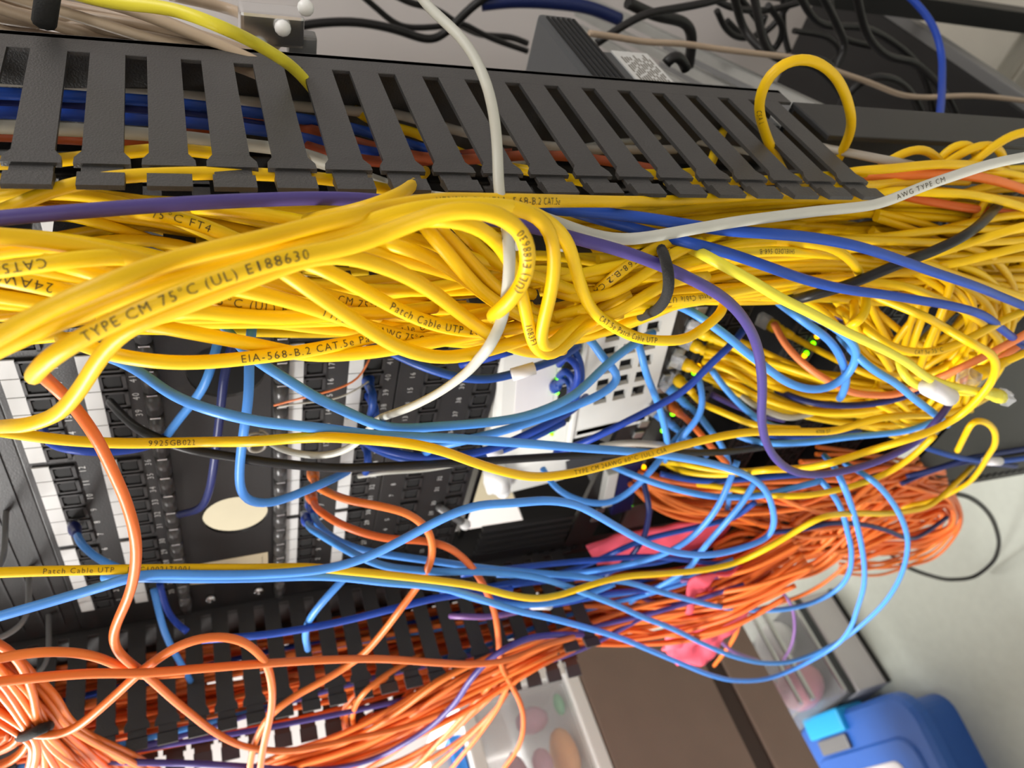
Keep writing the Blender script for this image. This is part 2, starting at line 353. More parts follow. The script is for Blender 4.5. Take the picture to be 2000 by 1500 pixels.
# cream tub, server, rails behind
t = thing('cream_cabinet', 'low cream cabinet with glossy top beyond the black rack sides', 'cabinet', (.25, .85, 0))
MB().box((-.72, -.155, 0), (.6, .22, .40), .02).build('body', 'creamp', t); MB().box((-.70, -.163, .03), (.58, -.155, .36), .004).build('door', 'creamp', t)
MB().box((-.72, -.158, .40), (.59, .215, .416), .01).build('top', 'creamp', t)
t = thing('server_chassis', 'black server chassis low in the back of the rack', 'server', (-.3, .6, .32))
MB().box((-.22, -.25, .25), (.15, .27, .345), .004).build('body', 'hole', t); MB().box((-.22, -.26, .345), (.18, .28, .385), .004).build('top_plate', 'blk', t); MB().box((.18, -.27, .366), (.196, .3, .39), .002).build('edge_rail', 'grey', t)
t = thing('sliding_rail_set', 'aluminium sliding rails running back from the rack', 'rails', (-.06, .22, 1.19), (0, 0, R(11)))
for k, (dx, dz, wd) in enumerate([(0, 0, .012), (-.022, -.004, .012), (-.044, -.008, .012), (-.075, -.012, .022), (-.10, -.02, .010)]):
    MB().box((dx - wd, 0, dz - .012), (dx, .62, dz), .002).build('rail', 'alu', t)
t = thing('tray', 'grey sliding tray under the aluminium rails', 'tray', (-.15, .3, 1.02), (0, 0, R(11)))
MB().box((-.3, 0, 0), (.02, .5, .012), .003).build('plate', 'grey', t); MB().box((-.3, 0, .012), (.02, .012, .04), .002).build('front_lip', 'blk2', t)
t = thing('power_unit', 'black ribbed power unit behind the right duct', 'power supply', (-.09, .132, 1.475))
MB().box((-.28, .0, -.011), (.075, .14, .020), .004).build('body', 'dgrey', t)
for k in range(6): MB().box((.075, .012, -.008 + k * .0044), (.0762, .132, -.0062 + k * .0044)).build('vent_slot', 'hole', t)
t = thing('ups', 'black unit with white rating label and sockets behind the right duct', 'power supply', (-.07, .132, 1.325))
MB().box((-.28, 0, .085), (.045, .105, .130), .003).build('body', 'dgrey', t); MB().box((-.28, 0, .022), (.045, .062, .085), .003).build('socket_block', 'dgrey', t)
lb = MB().box((.045, .035, .087), (.0462, .104, .119)).build('rating_label', 'lab', t)
rn = random.Random(3)
mb = MB()
for k in range(11):
    y = .042; 
    while y < .090: 
        l = rn.uniform(.004, .012); mb.box((.0462, y, .09 + k * .0024), (.0463, y + l, .0911 + k * .0024)); y += l + .003
mb.build('label_print', 'ink', lb)
for y, z in ((.018, .065), (.042, .062), (.022, .04)): s = MB().cyl((.045, y, z), (.048, y, z), .0085, 14).build('socket', 'blk', t); MB().cyl((.048, y, z), (.0485, y, z), .0055, 12).build('socket_hole', 'hole', s)
# ------------------------------------------------------------------ the rack
FY = .118           # plane of the equipment fronts
t = thing('rack_frame', 'black steel rack frame carrying the patch panels and switches', 'rack', (0, 0, 0))
for x0 in (-.092, -.585): MB().box((x0, FY + .004, .02), (x0 + .035, FY + .04, 2.2), .001).build('post', 'blk', t)
for x0 in (-.092, -.585): MB().box((x0, .62, .02), (x0 + .03, .65, 2.2), .001).build('post', 'blk', t)
MB().box((-.62, .08, 0), (-.05, .68, .03)).build('base', 'blk', t)
MB().box((-.650, .085, .84), (-.646, .62, 1.372), .001).build('side_panel', 'blk', t)
mb = MB()
for x0 in (-.0745, -.5675):
    for k in range(90): mb.box((x0 - .004, FY + .0025, .1 + k * .0148 - .003), (x0 + .004, FY + .0042, .1 + k * .0148 + .003))
o = mb.build('mounting_holes', 'hole', t); o['kind'] = 'stuff'
# ---- finger ducts
PITCH = .025; FW = .0154
def finger_mesh(tw):
    "one duct finger: wall along y, shoulders and a recessed snap lip at the tip; outer face at x=0, body towards -x"
    m = MB(); h = FW / 2; tk = .0022
    m.box((-tk, .0259, -h), (0, .1166, h))
    m.prism([(0, .026, -h), (0, .021, -h - .0026), (0, .0165, -h - .0028), (0, .0165, h + .0028), (0, .021, h + .0026), (0, .026, h)], (-tk, 0, 0))
    m.box((-tk - .0012, .0095, -h), (-.0012, .0175, h), .0003)
    m.prism([(-.0016, .0105, -h - .0008), (.0014, .008, -h - .0008), (.0018, -.002, -h - .0008), (-.0004, -.002, -h - .0008), (-.0034, .0105, -h - .0008)], (0, 0, FW + .0016))
    return m
def duct(name, label, x_out, x_in, z_last, n, zend, mir):
    t = thing(name, label, 'cable duct', (0, 0, 0))
    MB().box((x_in, .130, z_last - .012), (x_out, .134, z_last + n * PITCH)).build('back', 'duct', t)
    for xx, s in ((x_out, 1), (x_in, -1)):
        a, b = (xx - .0022, xx) if s > 0 else (xx, xx + .0022)
        MB().box((a, .1165, z_last - .012), (b, .134, z_last + n * PITCH), .0004).build('side_strip', 'duct', t)
        fm = None
        for k in range(n):
            z = z_last + FW / 2 + k * PITCH
            if fm is None:
                f = finger_mesh(0).build('finger', 'duct', t); fm = f.data
            else: f = link('finger', fm, t)
            f.location = (xx, 0, z); f.scale = (s, 1, 1)
    return t
duct('cable_duct', 'dark grey slotted finger duct full of yellow cables at the rack side', 0, -.072, 1.3757, 22, 0, False)
duct('cable_duct', 'black slotted finger duct holding orange cables below the patch panels in view', -.567, -.642, 1.376, 26, 0, False)
# steel side plate carried on below the right duct
t = thing('side_rail', 'black steel rail continuing the right duct downwards', 'rail', (0, 0, 0))
MB().box((-.004, .073, .15), (0, .118, 1.362), .001).build('plate', 'blk2', t); MB().box((-.05, .113, .15), (-.004, .118, 1.362), .001).build('flange', 'blk', t)
# ---- patch panels
PX1, PX0 = -.0926, -.5255      # first and last port edges; ports count 24 on the right down to 1
def port_mesh():
    m = MB(); w, h = .0150, .0165
    m.box((-w / 2, -.0022, -h / 2), (w / 2, 0, -h / 2 + .0025)).box((-w / 2, -.0022, h / 2 - .002), (w / 2, 0, h / 2)).box((-w / 2, -.0022, -h / 2), (-w / 2 + .0018, 0, h / 2)).box((w / 2 - .0018, -.0022, -h / 2), (w / 2, 0, h / 2))
    return m
def sock_mesh():
    m = MB(); m.box((-.0058, -.0012, -.0048), (.0058, -.0004, .0042)).box((-.0034, -.0012, .0042), (.0034, -.0004, .0062)); return m
PORT = port_mesh; shared = {}
def add_text(par, items, m, name, size, rotdeg=0):
    V = []; F = []
    for s, (x, y, z) in items:
        vs, fs = text_mesh(s, size); w = max(a[0] for a in vs) if vs else 0; b = len(V)
        for a in vs: V.append((x + a[0] - w / 2, y, z + a[1]))
        F += [tuple(i + b for i in f) for f in fs]
    me = bpy.data.meshes.new(name); me.from_pydata(V, [], F); me.materials.append(M[m]); return link(name, me, par)
def port_x(i):
    "centre of port i (1..24)"
    g = (24 - i) // 6; k = (24 - i) % 6
    return PX1 - g * .1087 - (k + .5) * .01725
def panel(label, z, style):
    t = thing('patch_bay', label, 'patch panel', (0, FY, z))
    MB().box((-.556, 0, -.0885), (-.068, .006, 0), .0008).build('face', 'blk', t)
    for row in (0, 1):
        zr = -row * .0444
        zl, zp, zn = ((-.0104), (-.0225), (-.0385)) if style == 'a' else (None, -.030, -.0135)
        nums = []
        for i in range(1, 25):
            x = port_x(i)
            if zl is not None:
                if 'lab' not in shared: shared['lab'] = MB().box((-.00825, -.0016, -.0055), (.00825, -.0002, .0055), .0003).build('label_tab', 'lab', t); o = shared['lab']
                else: o = link('label_tab', shared['lab'].data, t)
                o.location = (x, 0, zr + zl)
            if 'p' not in shared: shared['p'] = PORT().build('port', 'port', t); o = shared['p']; shared['s'] = sock_mesh().build('socket', 'hole', o)
            else: o = link('port', shared['p'].data, t); link('socket', shared['s'].data, o)
            o.location = (x, 0, zr + zp - (.0015 if style == 'a' else 0))
            nums.append((str(i + 24 * row), (x, -.0003, zr + zn)))
        add_text(t, nums, 'num', 'port_numbers', .0066 if style == 'a' else .0062)
    return t
P_A = panel('black patch panel with white label tabs above the hinged cover', 1.8790, 'a')
P_B = panel('black patch panel with white label tabs below the hinged cover', 1.7002, 'a')
P_C = panel('black patch panel without label tabs above the white device', 1.6110, 'c')
# blank hinged cover with cable holes
t = thing('blank_cover', 'black hinged blanking cover with big round cable holes between patch panels', 'cover', (0, FY, 1.745))
mb = MB(); bm = mb.bm
def plate_with_holes(bm, x0, x1, z0, z1, holes, y0, y1):
    xs = [x0] + [v for h in holes for v in (h[0] - h[2] * 1.25, h[0] + h[2] * 1.25)] + [x1]
    for k in range(0, len(xs) - 1, 2): bm_box(bm, xs[k], xs[k + 1], y0, y1, z0, z1)
    for cx, cz, r in holes:
        s = r * 1.25; n = 32; inn = []; out = []
        for q in range(n):
            a = 2 * math.pi * q / n; c, sn = math.cos(a), math.sin(a); m_ = max(abs(c), abs(sn))
            ox = cx + s * c / m_; oz = cz + (s * sn / m_)
            oz = z0 + (oz - (cz - s)) / (2 * s) * (z1 - z0)
            inn.append((cx + r * c, cz + r * sn)); out.append((ox, oz))
        A = [[bm.verts.new((x, y, z)) for x, z in L] for L, y in ((inn, y0), (out, y0), (inn, y1), (out, y1))]
        for q in range(n):
            q2 = (q + 1) % n
            for a, b in ((0, 1), (2, 3), (0, 2), (1, 3)): bm.faces.new([A[a][q], A[a][q2], A[b][q2], A[b][q]])
def bm_box(bm, x0, x1, y0, y1, z0, z1):
    r = bmesh.ops.create_cube(bm, size=1)
    for v in r['verts']: v.co = Vector((x0 + (v.co.x + .5) * (x1 - x0), y0 + (v.co.y + .5) * (y1 - y0), z0 + (v.co.z + .5) * (z1 - z0)))
plate_with_holes(bm, -.55, -.075, -.0375, .0375, [(-.4045, -.0075, .027), (-.2260, -.0075, .027)], 0, .003)
mb.build('plate', 'blk', t)
for z in (.0415, -.0412): MB().box((-.55, .001, z - .0041), (-.075, .004, z + .0045)).build('hinge_leaf', 'blk', t)
for z in (.0425, -.0445):
    hg = MB().cyl((-.55, -.003, z), (-.075, -.003, z), .0042, 10).build('hinge_bar', 'blk2', t, True)
    for k in range(20):
        x = -.54 + k * .0235; MB().cyl((x, -.0035, z), (x + .0195, -.0035, z), .0056, 10).build('hinge_knuckle', 'hinge', hg, True)
        MB().box((x + .0200, -.0082, z - .0035), (x + .0216, -.006, z + .0035), .0005).build('hinge_clip', 'steel', hg)
lb = MB().prism([(-.473, -.0006, .028), (-.470, -.0006, -.034), (-.518, -.0006, -.034), (-.506, -.0006, .037)], (0, .0004, 0)).build('printed_sheet', 'cream', t)
add_text(t, [('+'.join(['-'] * 12), (-.50, -.0011, -.030))], 'ink', 'sheet_print', .004)
for x in (-.535,): 
    for z in (-.025, .02): MB().cyl((x, 0, z), (x, -.004, z), .0045, 12).build('screw', 'steel', t, True)
# ---- horizontal cable manager at the top with rings
t = thing('cable_manager', 'black horizontal cable manager with wire rings above the top patch panel', 'cable manager', (0, FY, 1.93))
MB().box((-.556, 0, -.051), (-.068, .005, .042), .001).build('plate', 'blk', t)
MB().box((-.549, .0055, -.4), (-.50, .010, .3)).build('backing', 'blk', t)
for k in range(6):
    x = -.12 - k * .08; pts = [(x, 0, -.03), (x, -.05, -.03), (x, -.06, -.015), (x, -.06, .02), (x, -.05, .035), (x, 0, .035)]
    V, F = tube_mesh(spline([np.array(p) for p in pts], .004), .0022, 8); link('wire_ring', mesh_np('wire_ring', V, F, M['grey']), t)
for k in range(5): MB().box((-.54, -.0012, -.04 + k * .016), (-.08, 0, -.038 + k * .016)).build('rib', 'blk2', t)
# blank plate behind the top, black filler left of ports
# ---- white device, hung askew
t = thing('wall_box', 'white plastic network unit with square vent holes hanging askew in the rack', 'network device', (-.2316, FY - .002, 1.531), (0, R(-10.5), 0))
mb = MB()
mb.box((-.165, 0, -.078), (.14, .05, 0), .006).build('left_cover', 'dev', t)
mb = MB(); cols = [(-.1135, -.1005), (-.1300, -.1165), (-.1470, -.1335)]
# vent face: slab made of bars round square holes
x0, x1, z0, z1 = -.1335, .14, -.160, -.0795
hx = [(-.088 + k * .0205, -.088 + k * .0205 + .0135) for k in range(9)]; hz = [(-.1475, -.134), (-.1285, -.115), (-.1095, -.096)]
ed = [x0] + [e for h in hx for e in h] + [x1]
for k in range(0, len(ed), 2): mb.box((ed[k], 0, z0), (ed[k + 1], .005, z1))
for a, b in hx:
    zz = [z0] + [e for h in hz for e in h] + [z1]
    for k in range(0, len(zz), 2): mb.box((a, .0, zz[k]), (b, .005, zz[k + 1]))
mb.box((x0, .0, z0), (x0 + .015, .045, z1), .004).box((x0 + .015, .005, z0), (x1, .045, z0 + .006)).box((x0 + .015, .005, z1 - .006), (x1, .045, z1)); mb.build('vent_grille', 'dev', t); MB().box((x0 + .018, .006, z0 + .008), (x1 - .003, .009, z1 - .008)).build('vent_back', 'hole', t)
MB().box((-.165, -.0025, -.0795), (.14, .004, -.075), .001).build('bezel_edge', 'dev', t)
for k in range(5):
    x = -.005 - k * .0182 - (.018 if k > 3 else 0); s = MB().box((x - .0075, -.0012, -.0735), (x + .0075, .0005, -.0585)).build('port', 'hole', t)
    MB().ball((x + .004, -.002, -.0565), .0021, 6).build('status_light', 'green', t, True)
for k in (5, 6):
    x = -.115 - (k - 5) * .018; MB().ball((x, -.002, -.0565), .0021, 6).build('status_light', 'green', t, True)
MB().box((-.102, -.0007, -.054), (-.02, .0002, -.018), .0002).build('paper_label', 'paper', t)
MB().box((-.108, -.0012, -.052), (-.088, -.0006, -.026)).build('grey_print', 'alu', t)
MB().box((-.215, .008, -.085), (-.165, .045, -.02), .004).build('foot_block', 'dev', t); MB().prism([(-.165, .006, -.095), (-.205, .006, -.14), (-.205, .006, -.085), (-.165, .006, -.078)], (0, .03, 0)).build('dark_bracket', 'dgrey', t)
MB().box((-.20, .002, -.022), (-.165, .02, .004), .003).build('end_tab', 'whp', t)
t = thing('shelf', 'black cantilever shelf with slotted front in the dark opening under the white device', 'shelf', (0, FY, 1.40))
MB().box((-.55, .03, .095), (-.4, .30, .10)).build('tray', 'blk', t)
MB().box((-.555, .28, -.04), (-.24, .285, .135)).build('dark_backing', 'blk', t)  # black plate added to keep the opening dark against the bright wall
for k in range(5): MB().box((-.545 + k * .012, .0, -.02 + k * .0), (-.541 + k * .012, .006, .09)).build('slot_bar', 'blk2', t)
MB().cyl((-.43, -.004, .15), (-.47, .0, .118), .004, 10).build('strut', 'grey', t, True); MB().ball((-.472, -.002, .115), .006, 6).build('strut_end', 'whp', t, True)
MB().cyl((-.375, -.006, .105), (-.405, -.006, .092), .011, 12).build('white_plug', 'whp', t, True); MB().ball((-.414, -.006, .087), .008, 6).build('plug_tip', 'whp', t, True)
t = thing('label_holder', 'white strip over a navy block left of the first green lights', 'label holder', (-.43, FY, 1.36), (0, R(-12), 0)); MB().box((-.035, -.012, -.004), (.028, 0, .008), .001).build('white_strip', 'dev', t); MB().box((-.06, -.010, -.032), (.035, 0, -.006), .002).build('navy_block', 'navy', t)
t = thing('vent_strip', 'dark strip with a row of bright tabs between the white device and first switch', 'panel', (0, FY, 1.357))
MB().box((-.55, 0, -.014), (-.075, .006, .020)).build('plate', 'blk', t)
for k in range(22): MB().box((-.16 - k * .0165, -.003, -.010), (-.151 - k * .0165, 0, .001), .001).build('tab', 'alu', t)
# ---- switches
def switch(label, z, leds, h=.044, col='blk2', tilt=4):
    t = thing('network_switch', label, 'switch', (-.22, FY, z), (0, R(-tilt), 0))
    MB().box((-.325, 0, -h), (.145, .10, 0), .0015).build('chassis', col, t)
    for row in (0, 1):
        for i in range(22):
            x = .125 - i * .0168 - (i // 6) * .006; zz = -.0135 - row * .0175
            o = link('port', shared['p'].data, t); o.location = (x, 0, zz); o.scale = (.95, 1, .9); link('socket', shared['s'].data, o)
    for x, dz, c in leds: MB().ball((x, -.003, dz), .0026, 6).build('status_light', c, t, True)
    MB().box((-.318, -.0012, -.04), (-.27, 0, -.004)).build('end_badge', 'grey', t)
    return t
def led_local(z, tilt, pts):
    out = []
    for u, v, c in pts:
        p = onY(u, v, FY - .003); dx, dz = p[0] + .22, p[2] - z; a = R(tilt)
        out.append((dx * math.cos(a) + dz * math.sin(a), -dx * math.sin(a) + dz * math.cos(a), c))
    return out
Z1 = 1.336
switch('black network switch with green and amber lights directly under the bright tabs', Z1, led_local(Z1, 4, [(1363, 715, 'amber'), (1356, 728, 'green'), (1319, 796, 'amber'), (1314, 808, 'green'), (1295, 841, 'green'), (1257, 912, 'amber'), (1245, 937, 'green'), (1238, 951, 'green'), (1224, 987, 'green'), (1231, 987, 'green'), (1283, 978, 'green'), (1282, 984, 'green')]))
Z2 = 1.232
switch('second black network switch fed by many yellow cables', Z2, led_local(Z2, 4, [(1596, 657, 'amber'), (1588, 671, 'green'), (1575, 690, 'green'), (1571, 695, 'amber'), (1511, 786, 'green')]))
for k, lb in enumerate(['third black network switch behind the yellow tangle', 'fourth black network switch low behind the yellow tangle', 'lowest black network switch above the floor']):
    switch(lb, 1.14 - k * .09, [], tilt=0)
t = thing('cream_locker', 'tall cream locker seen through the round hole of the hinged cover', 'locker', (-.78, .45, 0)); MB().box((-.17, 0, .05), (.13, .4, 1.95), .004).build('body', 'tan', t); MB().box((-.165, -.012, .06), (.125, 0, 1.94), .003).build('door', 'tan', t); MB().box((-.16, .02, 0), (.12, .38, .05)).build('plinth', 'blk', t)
t = thing('rear_unit', 'black unit behind the patch panels at the right rail', 'server', (-.45, .26, 1.55)); MB().box((-.10, 0, 0), (.12, .2, .33), .003).build('body', 'blk', t); MB().box((-.10, .2, .02), (.12, .204, .31)).build('rear_plate', 'grey', t)
t = thing('filler_panel', 'tall black filler panel low in the rack', 'panel', (0, FY, .5)); MB().box((-.556, 0, -.35), (-.068, .005, .36)).build('plate', 'blk', t)
MB().box((-.52, -.01, -.2), (-.50, 0, .2)).build('handle', 'blk2', t)
# dark bin behind the lower right tangle
t = thing('floor_case', 'dark grey equipment case on the floor below the yellow tangle', 'case', (-.62, .26, 0))
MB().box((.085, -.085, .032), (.50, .14, .40), .02).build('body', 'blk', t); MB().box((.09, -.087, .34), (.495, -.084, .35)).build('lid_seam', 'hole', t)
# ------------------------------------------------------------------ cables read off the photograph
YB = 'yellow cables'
# --- yellow, front bundle in the right duct
cable('y', 'top yellow cable of the diagonal bunch, running on under the duct finger tips', '-80,700,-10 0,657 83,608 167,570 250,537 330,508,-9 400,490 500,470 600,442,-8 683,425 760,404,-6.5 830,393 920,391,-5 1010,392 1120,393,-2.5 1250,394,-.4 1350,390,1 1440,384 1560,374,2 1640,366 1720,360,3.2 1800,352,3.6 1890,355,4.4', text=[('VERIFIED TIA/EIA-568-B.2 CAT.5e', 838, 0, .0042)])
cable('y', 'yellow cable swinging down from the diagonal bunch beside the loops, printed Patch Cable UTP', '-80,720,-9.5 0,680 83,642 167,608 250,573 330,545 400,527,-8.6 500,499 567,481 650,457,-7.8 750,423 800,410 870,400,-7 950,400 1020,408,-6 1070,425 1100,455 1118,500,-5.5 1130,545 1145,590 1170,620,-5 1210,645 1260,664,-4.5 1310,666 1360,652,-3 1395,625 1415,590,0 1420,560,3', text=[('CAT.5e Patch Cable UTP', 1165, 0, .0042)])
cable('y', 'bright yellow cable with the white glint that loops round the grey cable, printed TYPE CM', '66,735,-8 78,718,-10 100,697,-10.5 130,675 200,638 260,610 330,580 400,553,-10 470,530 540,507 600,494,-9.6 650,489 700,478 783,443,-9.3 833,423,-9.6 883,408 930,407,-9.8 975,417 1010,438 1029,467 1034,500 1030,533 1016,567 992,592 970,610,-9 963,618,-7.5 975,622,-5.5 1010,610,-4', text=[('TYPE CM 75°C (UL) E188630', 168, 0, .0046), ('(UL) E188630', 1014, 1, .0042), ('TYPE CM 75°C', 966, 0, .0042)])
cable('y', 'long yellow cable from the sharp bend at the far edge down across the bundle', '-4,834,-3.5 20,832,-5 60,829,-6.5 95,818 130,795,-7.5 160,757 185,712,-8.2 215,670 255,637,-8.6 300,620 350,602 430,571,-8.7 500,542 560,517,-8.6 610,502 660,494,-8.6 700,505 750,519 800,541,-8 850,573 900,613,-7 950,650 1000,678,-5 1050,690,-3.5 1100,684,-2')
cable('y', 'long yellow cable crossing the middle of the patch panels, printed TYPE CM 24AWG', '-30,838,-2 0,842,0 60,852 150,862 250,866,0 400,863 500,862,-2 560,857 640,853,-3 720,859 800,866,-4 860,879 930,905,-4 1000,925 1060,932,-3.5 1120,924 1200,904,-3 1280,884 1350,865,-2 1450,845 1560,843,-2 1640,840 1700,820,-2.5 1760,812 1830,810,-2.5 1880,800 1930,775,-1', text=[('9925GB022', 288, 0, .0044), ('TYPE CM 24AWG 60°C (UL) CSA', 1112, 0, .0042), ('4708 07', 1585, 0, .0042)])
cable('y', 'bright yellow cable curving round the far right edge of the tangle', '1285,903,8 1330,905,4 1380,915,2 1450,922,0 1500,917,-2 1560,915 1620,905,-4 1700,880 1760,862,-5 1820,842 1870,815 1910,780,-5.5 1938,745 1946,715 1935,690,-5.5 1912,678 1888,665 1850,643,-4 1800,615 1733,588,-2 1690,570,-1 1640,545,1')
cable('y', 'lower yellow cable of the right duct bundle, printed CAT.5e Patch Cable', '120,660,-2 167,675,-4 225,694,-6 300,707,-6.5 380,710 450,704,-6.5 520,695 590,688 667,671,-6 717,662 783,645,-5.5 860,632,-5 950,610,-4 1040,600', text=[('EIA-568-B.2 CAT.5e Patch Cable UTP', 480, 0, .0044)])
cable('y', 'yellow cable along the lower edge of the bundle, dipping under the crossing ones', '200,620,-4 250,628,-5 333,641,-6 400,655 467,667 533,680,-6 600,696 667,693,-6.4 733,688 800,676 850,668,-6 930,653,-5.5 1000,640,-5 1080,620,-4 1150,600')
cable('y', 'yellow cable arched over the dark gap above the blue plugs', '250,640,-5 320,615,-6 367,605,-6.2 400,608 467,618 533,623,-6.2 583,621 630,615,-5.8 700,613 760,611,-5 850,600,-4')
cable('y', 'short seen yellow cable printed 75 °C (UL) beside the diagonal bunch', '320,575,-3 360,578,-5 400,583,-5.8 467,592 533,601,-5.6 583,607 650,612,-5 740,618,-4', text=[('75°C (UL) E188630', 405, 0, .0046)])
cable('y', 'yellow cable printed TYPE CM sloping down beneath the crossing strands', '330,540,-4 380,548,-5.5 433,560,-6.4 500,570 567,588,-6.4 630,607 667,622 717,638,-6 767,652 817,663,-5.6 880,665 950,655,-4.5 1030,640', text=[('TYPE CM 24AWG 75°C (UL) E188630', 617, 0, .0044)])
cable('y', 'yellow cable printed CM 75 °C in the middle of the bundle', '350,520,-2 430,523,-4 500,542,-5 567,559 617,573,-5.2 650,580 717,596,-5 767,607 830,625,-4.6 900,640 960,655,-4', text=[('CM 75°C (UL) E', 645, 0, .0044)])
cable('y', 'bright yellow cable falling steeply to the lowest dip of the bundle', '470,470,-3 505,495,-6 540,520,-8 600,560,-8.3 650,598 700,630,-8.3 750,664 800,689,-8 850,700 900,697,-7.5 950,685 1000,670,-6.5 1060,652,-5.5 1120,635,-4.5 1180,610,-3')
cable('y', 'bright yellow cable printed Patch Cable UTP parallel to the steep one', '520,480,-4 560,500,-6 600,513,-7 650,531,-7.2 700,561 750,590,-7 800,616 850,636,-6.8 900,645 950,647,-6 1010,640,-5.2 1080,625,-4 1150,600', text=[('Patch Cable UTP  LOC1', 765, 0, .0046)])
cable('y', 'yellow cable tucked under the arched one at mid bundle', '620,485,-4 667,490,-5 717,492,-5.6 767,503 817,514,-5.6 850,524 900,540,-5 960,556,-4.4 1040,575,-3.4')
cable('y', 'yellow cable passing left of the grey crossing cable towards the tie', '680,462,-3 745,474,-5 783,481,-5.6 833,497 867,514 900,540,-5.6 930,562 960,585,-5 1000,612,-4.6 1060,637,-4 1130,640')
cable('y', 'yellow cable just below the printed number 24', '680,447,-3 720,453,-4 767,459,-4.6 800,464 842,477 880,491,-4.4 930,507,-4 1000,525,-3')
cable('y', 'glossy yellow cable dropping steeply from the bright loop', '815,420,-3 830,443,-5.5 858,477,-6.2 883,503 908,538,-6.2 935,566 967,589,-5.6 1000,608 1060,634,-5 1130,650,-4 1190,625,-3')
cable('y', 'second yellow cable dropping from the bright loop', '835,415,-3 850,440,-5 883,471,-5.6 908,497 933,526,-5.6 967,560 985,577,-5.2 1020,600,-5 1070,622,-4.4 1150,630,-3.6 1215,612')
cable('y', 'shaded yellow cable behind the two that drop from the bright loop', '870,415,0 892,440,-2.5 910,457,-3.4 933,482 958,508,-3.8 985,524 1017,533,-3.8 1050,539 1083,553,-3.6 1117,568 1150,575,-3 1200,560')
cable('y', 'yellow cable forming the outer hook at the bottom of the loops', '800,432,-7 833,428,-8 883,424,-8.2 930,438,-8 958,460 980,484,-7.4 1000,515,-7 1010,545 1020,575,-7 1027,608 1033,642 1039,667,-7 1050,688 1068,697,-6.8 1090,690 1112,665,-6 1137,642,-5 1180,615,-3.6 1240,580,-2', text=[('1083FT', 1031, 0, .004)])
cable('y', 'yellow cable forming the inner hook at the bottom of the loops', '780,420,-5 830,409,-6 900,401,-6.4 980,401,-6.4 1040,411 1070,432,-6.6 1083,470 1085,520,-7 1079,560 1069,600,-7.2 1058,640 1053,668,-7.2 1062,684 1082,673,-6.8 1100,651,-6 1122,634,-5 1170,605,-3.6 1230,570')
# far-left strands
cable('y', 'yellow cable leaving the finger tips at the far end and bending down', '-30,420,2 25,405,0 80,378,.6 150,358 225,345,1.2 300,341 400,338,1.6 500,340,1.8 600,346,2 690,356 760,372,2.4 830,385,3', fix=True)
cable('y', 'bright lit yellow cable crossing beneath the purple one', '-40,458,-6 0,462,-6 60,465 120,475,-6 180,487 240,500 300,515,-5.6 350,528,-5 410,545,-4')
cable('y', 'yellow cable with printing turned over, crossing under the lit one', '-40,532,-6.5 0,527,-6.5 60,519 130,507,-6.5 200,501 260,503,-5.6 330,515,-4.6', text=[('CAT5e SHIELDED', 85, 1, .0046)])
cable('y', 'yellow cable printed 24AWG upside down near the far end', '-40,535,-5 0,543,-5.4 50,552 100,563,-5.4 150,575 200,590,-5 260,610,-4', text=[('24AWG 75°C', 100, 1, .005)])
cable('y', 'thin lit yellow cable rising from the turned over print to the diagonal bunch', '90,510,-4.6 140,520,-5.6 190,535,-6 240,548,-5.6 290,560,-4.6')
cable('y', 'yellow cable printed FT4 just under the purple one', '240,412,-1 300,416,-2 350,424,-2.4 400,440 450,462,-2.6 500,485,-2.8 560,510,-3', text=[('75°C FT4', 308, 0, .0044)])
cable('y', 'yellow cable curving from the purple one to the blue cable gap', '380,405,1 420,408,0 470,412,-.5 530,420 590,433,-.8 640,440,-1 700,446')
cable('y', 'yellow cable rising through the bunch to a duct finger tip', '600,430,-2 680,415,-4 730,403,-4.4 770,385,-4 795,370,-1 812,355,2 830,335,4', text=[])
cable('y', 'yellow cable crossing the black tie and printed upside down', '1120,640,-2 1160,615,-3 1190,604,-3.6 1250,594,-3.6 1310,586 1380,581,-3 1430,570,-2.4 1490,560,-2', text=[('Patch Cable UTP', 1385, 1, .0042)])
cable('y', 'thick yellow cable above the tie printed CAT 5e', '1110,610,-2.4 1150,582,-3.2 1190,548,-3.4 1220,525 1260,495,-3 1300,475,-2 1340,460', text=[('568-B.2 CAT 5e', 1245, 1, .0042)])
cable('y', 'yellow cable arching up through the tie', '1060,560,-2.6 1100,575,-3.6 1150,588 1200,575,-3.8 1240,550 1280,520,-3.6 1320,490,-2.6 1370,470')
cable('y', 'lower yellow cable sweeping up into the tie', '1030,600,-3 1080,623,-4.4 1140,632 1190,622,-4.6 1230,598,-4.6 1270,570,-4.4 1310,550,-4 1380,540,-3')
# loop above the duct
cable('y', 'yellow cable loop standing up out of the duct slots at the upper right', '1535,345,5 1518,315,6 1502,280,6 1488,240,5.6 1480,200,5.2 1490,160 1515,128 1552,114,5.2 1592,117 1627,142 1650,180,5.2 1662,220 1661,258,6 1648,290,6.6 1632,320,7', fix=True, d=.006, text=[('CSA L', 1482, 1, .004)])
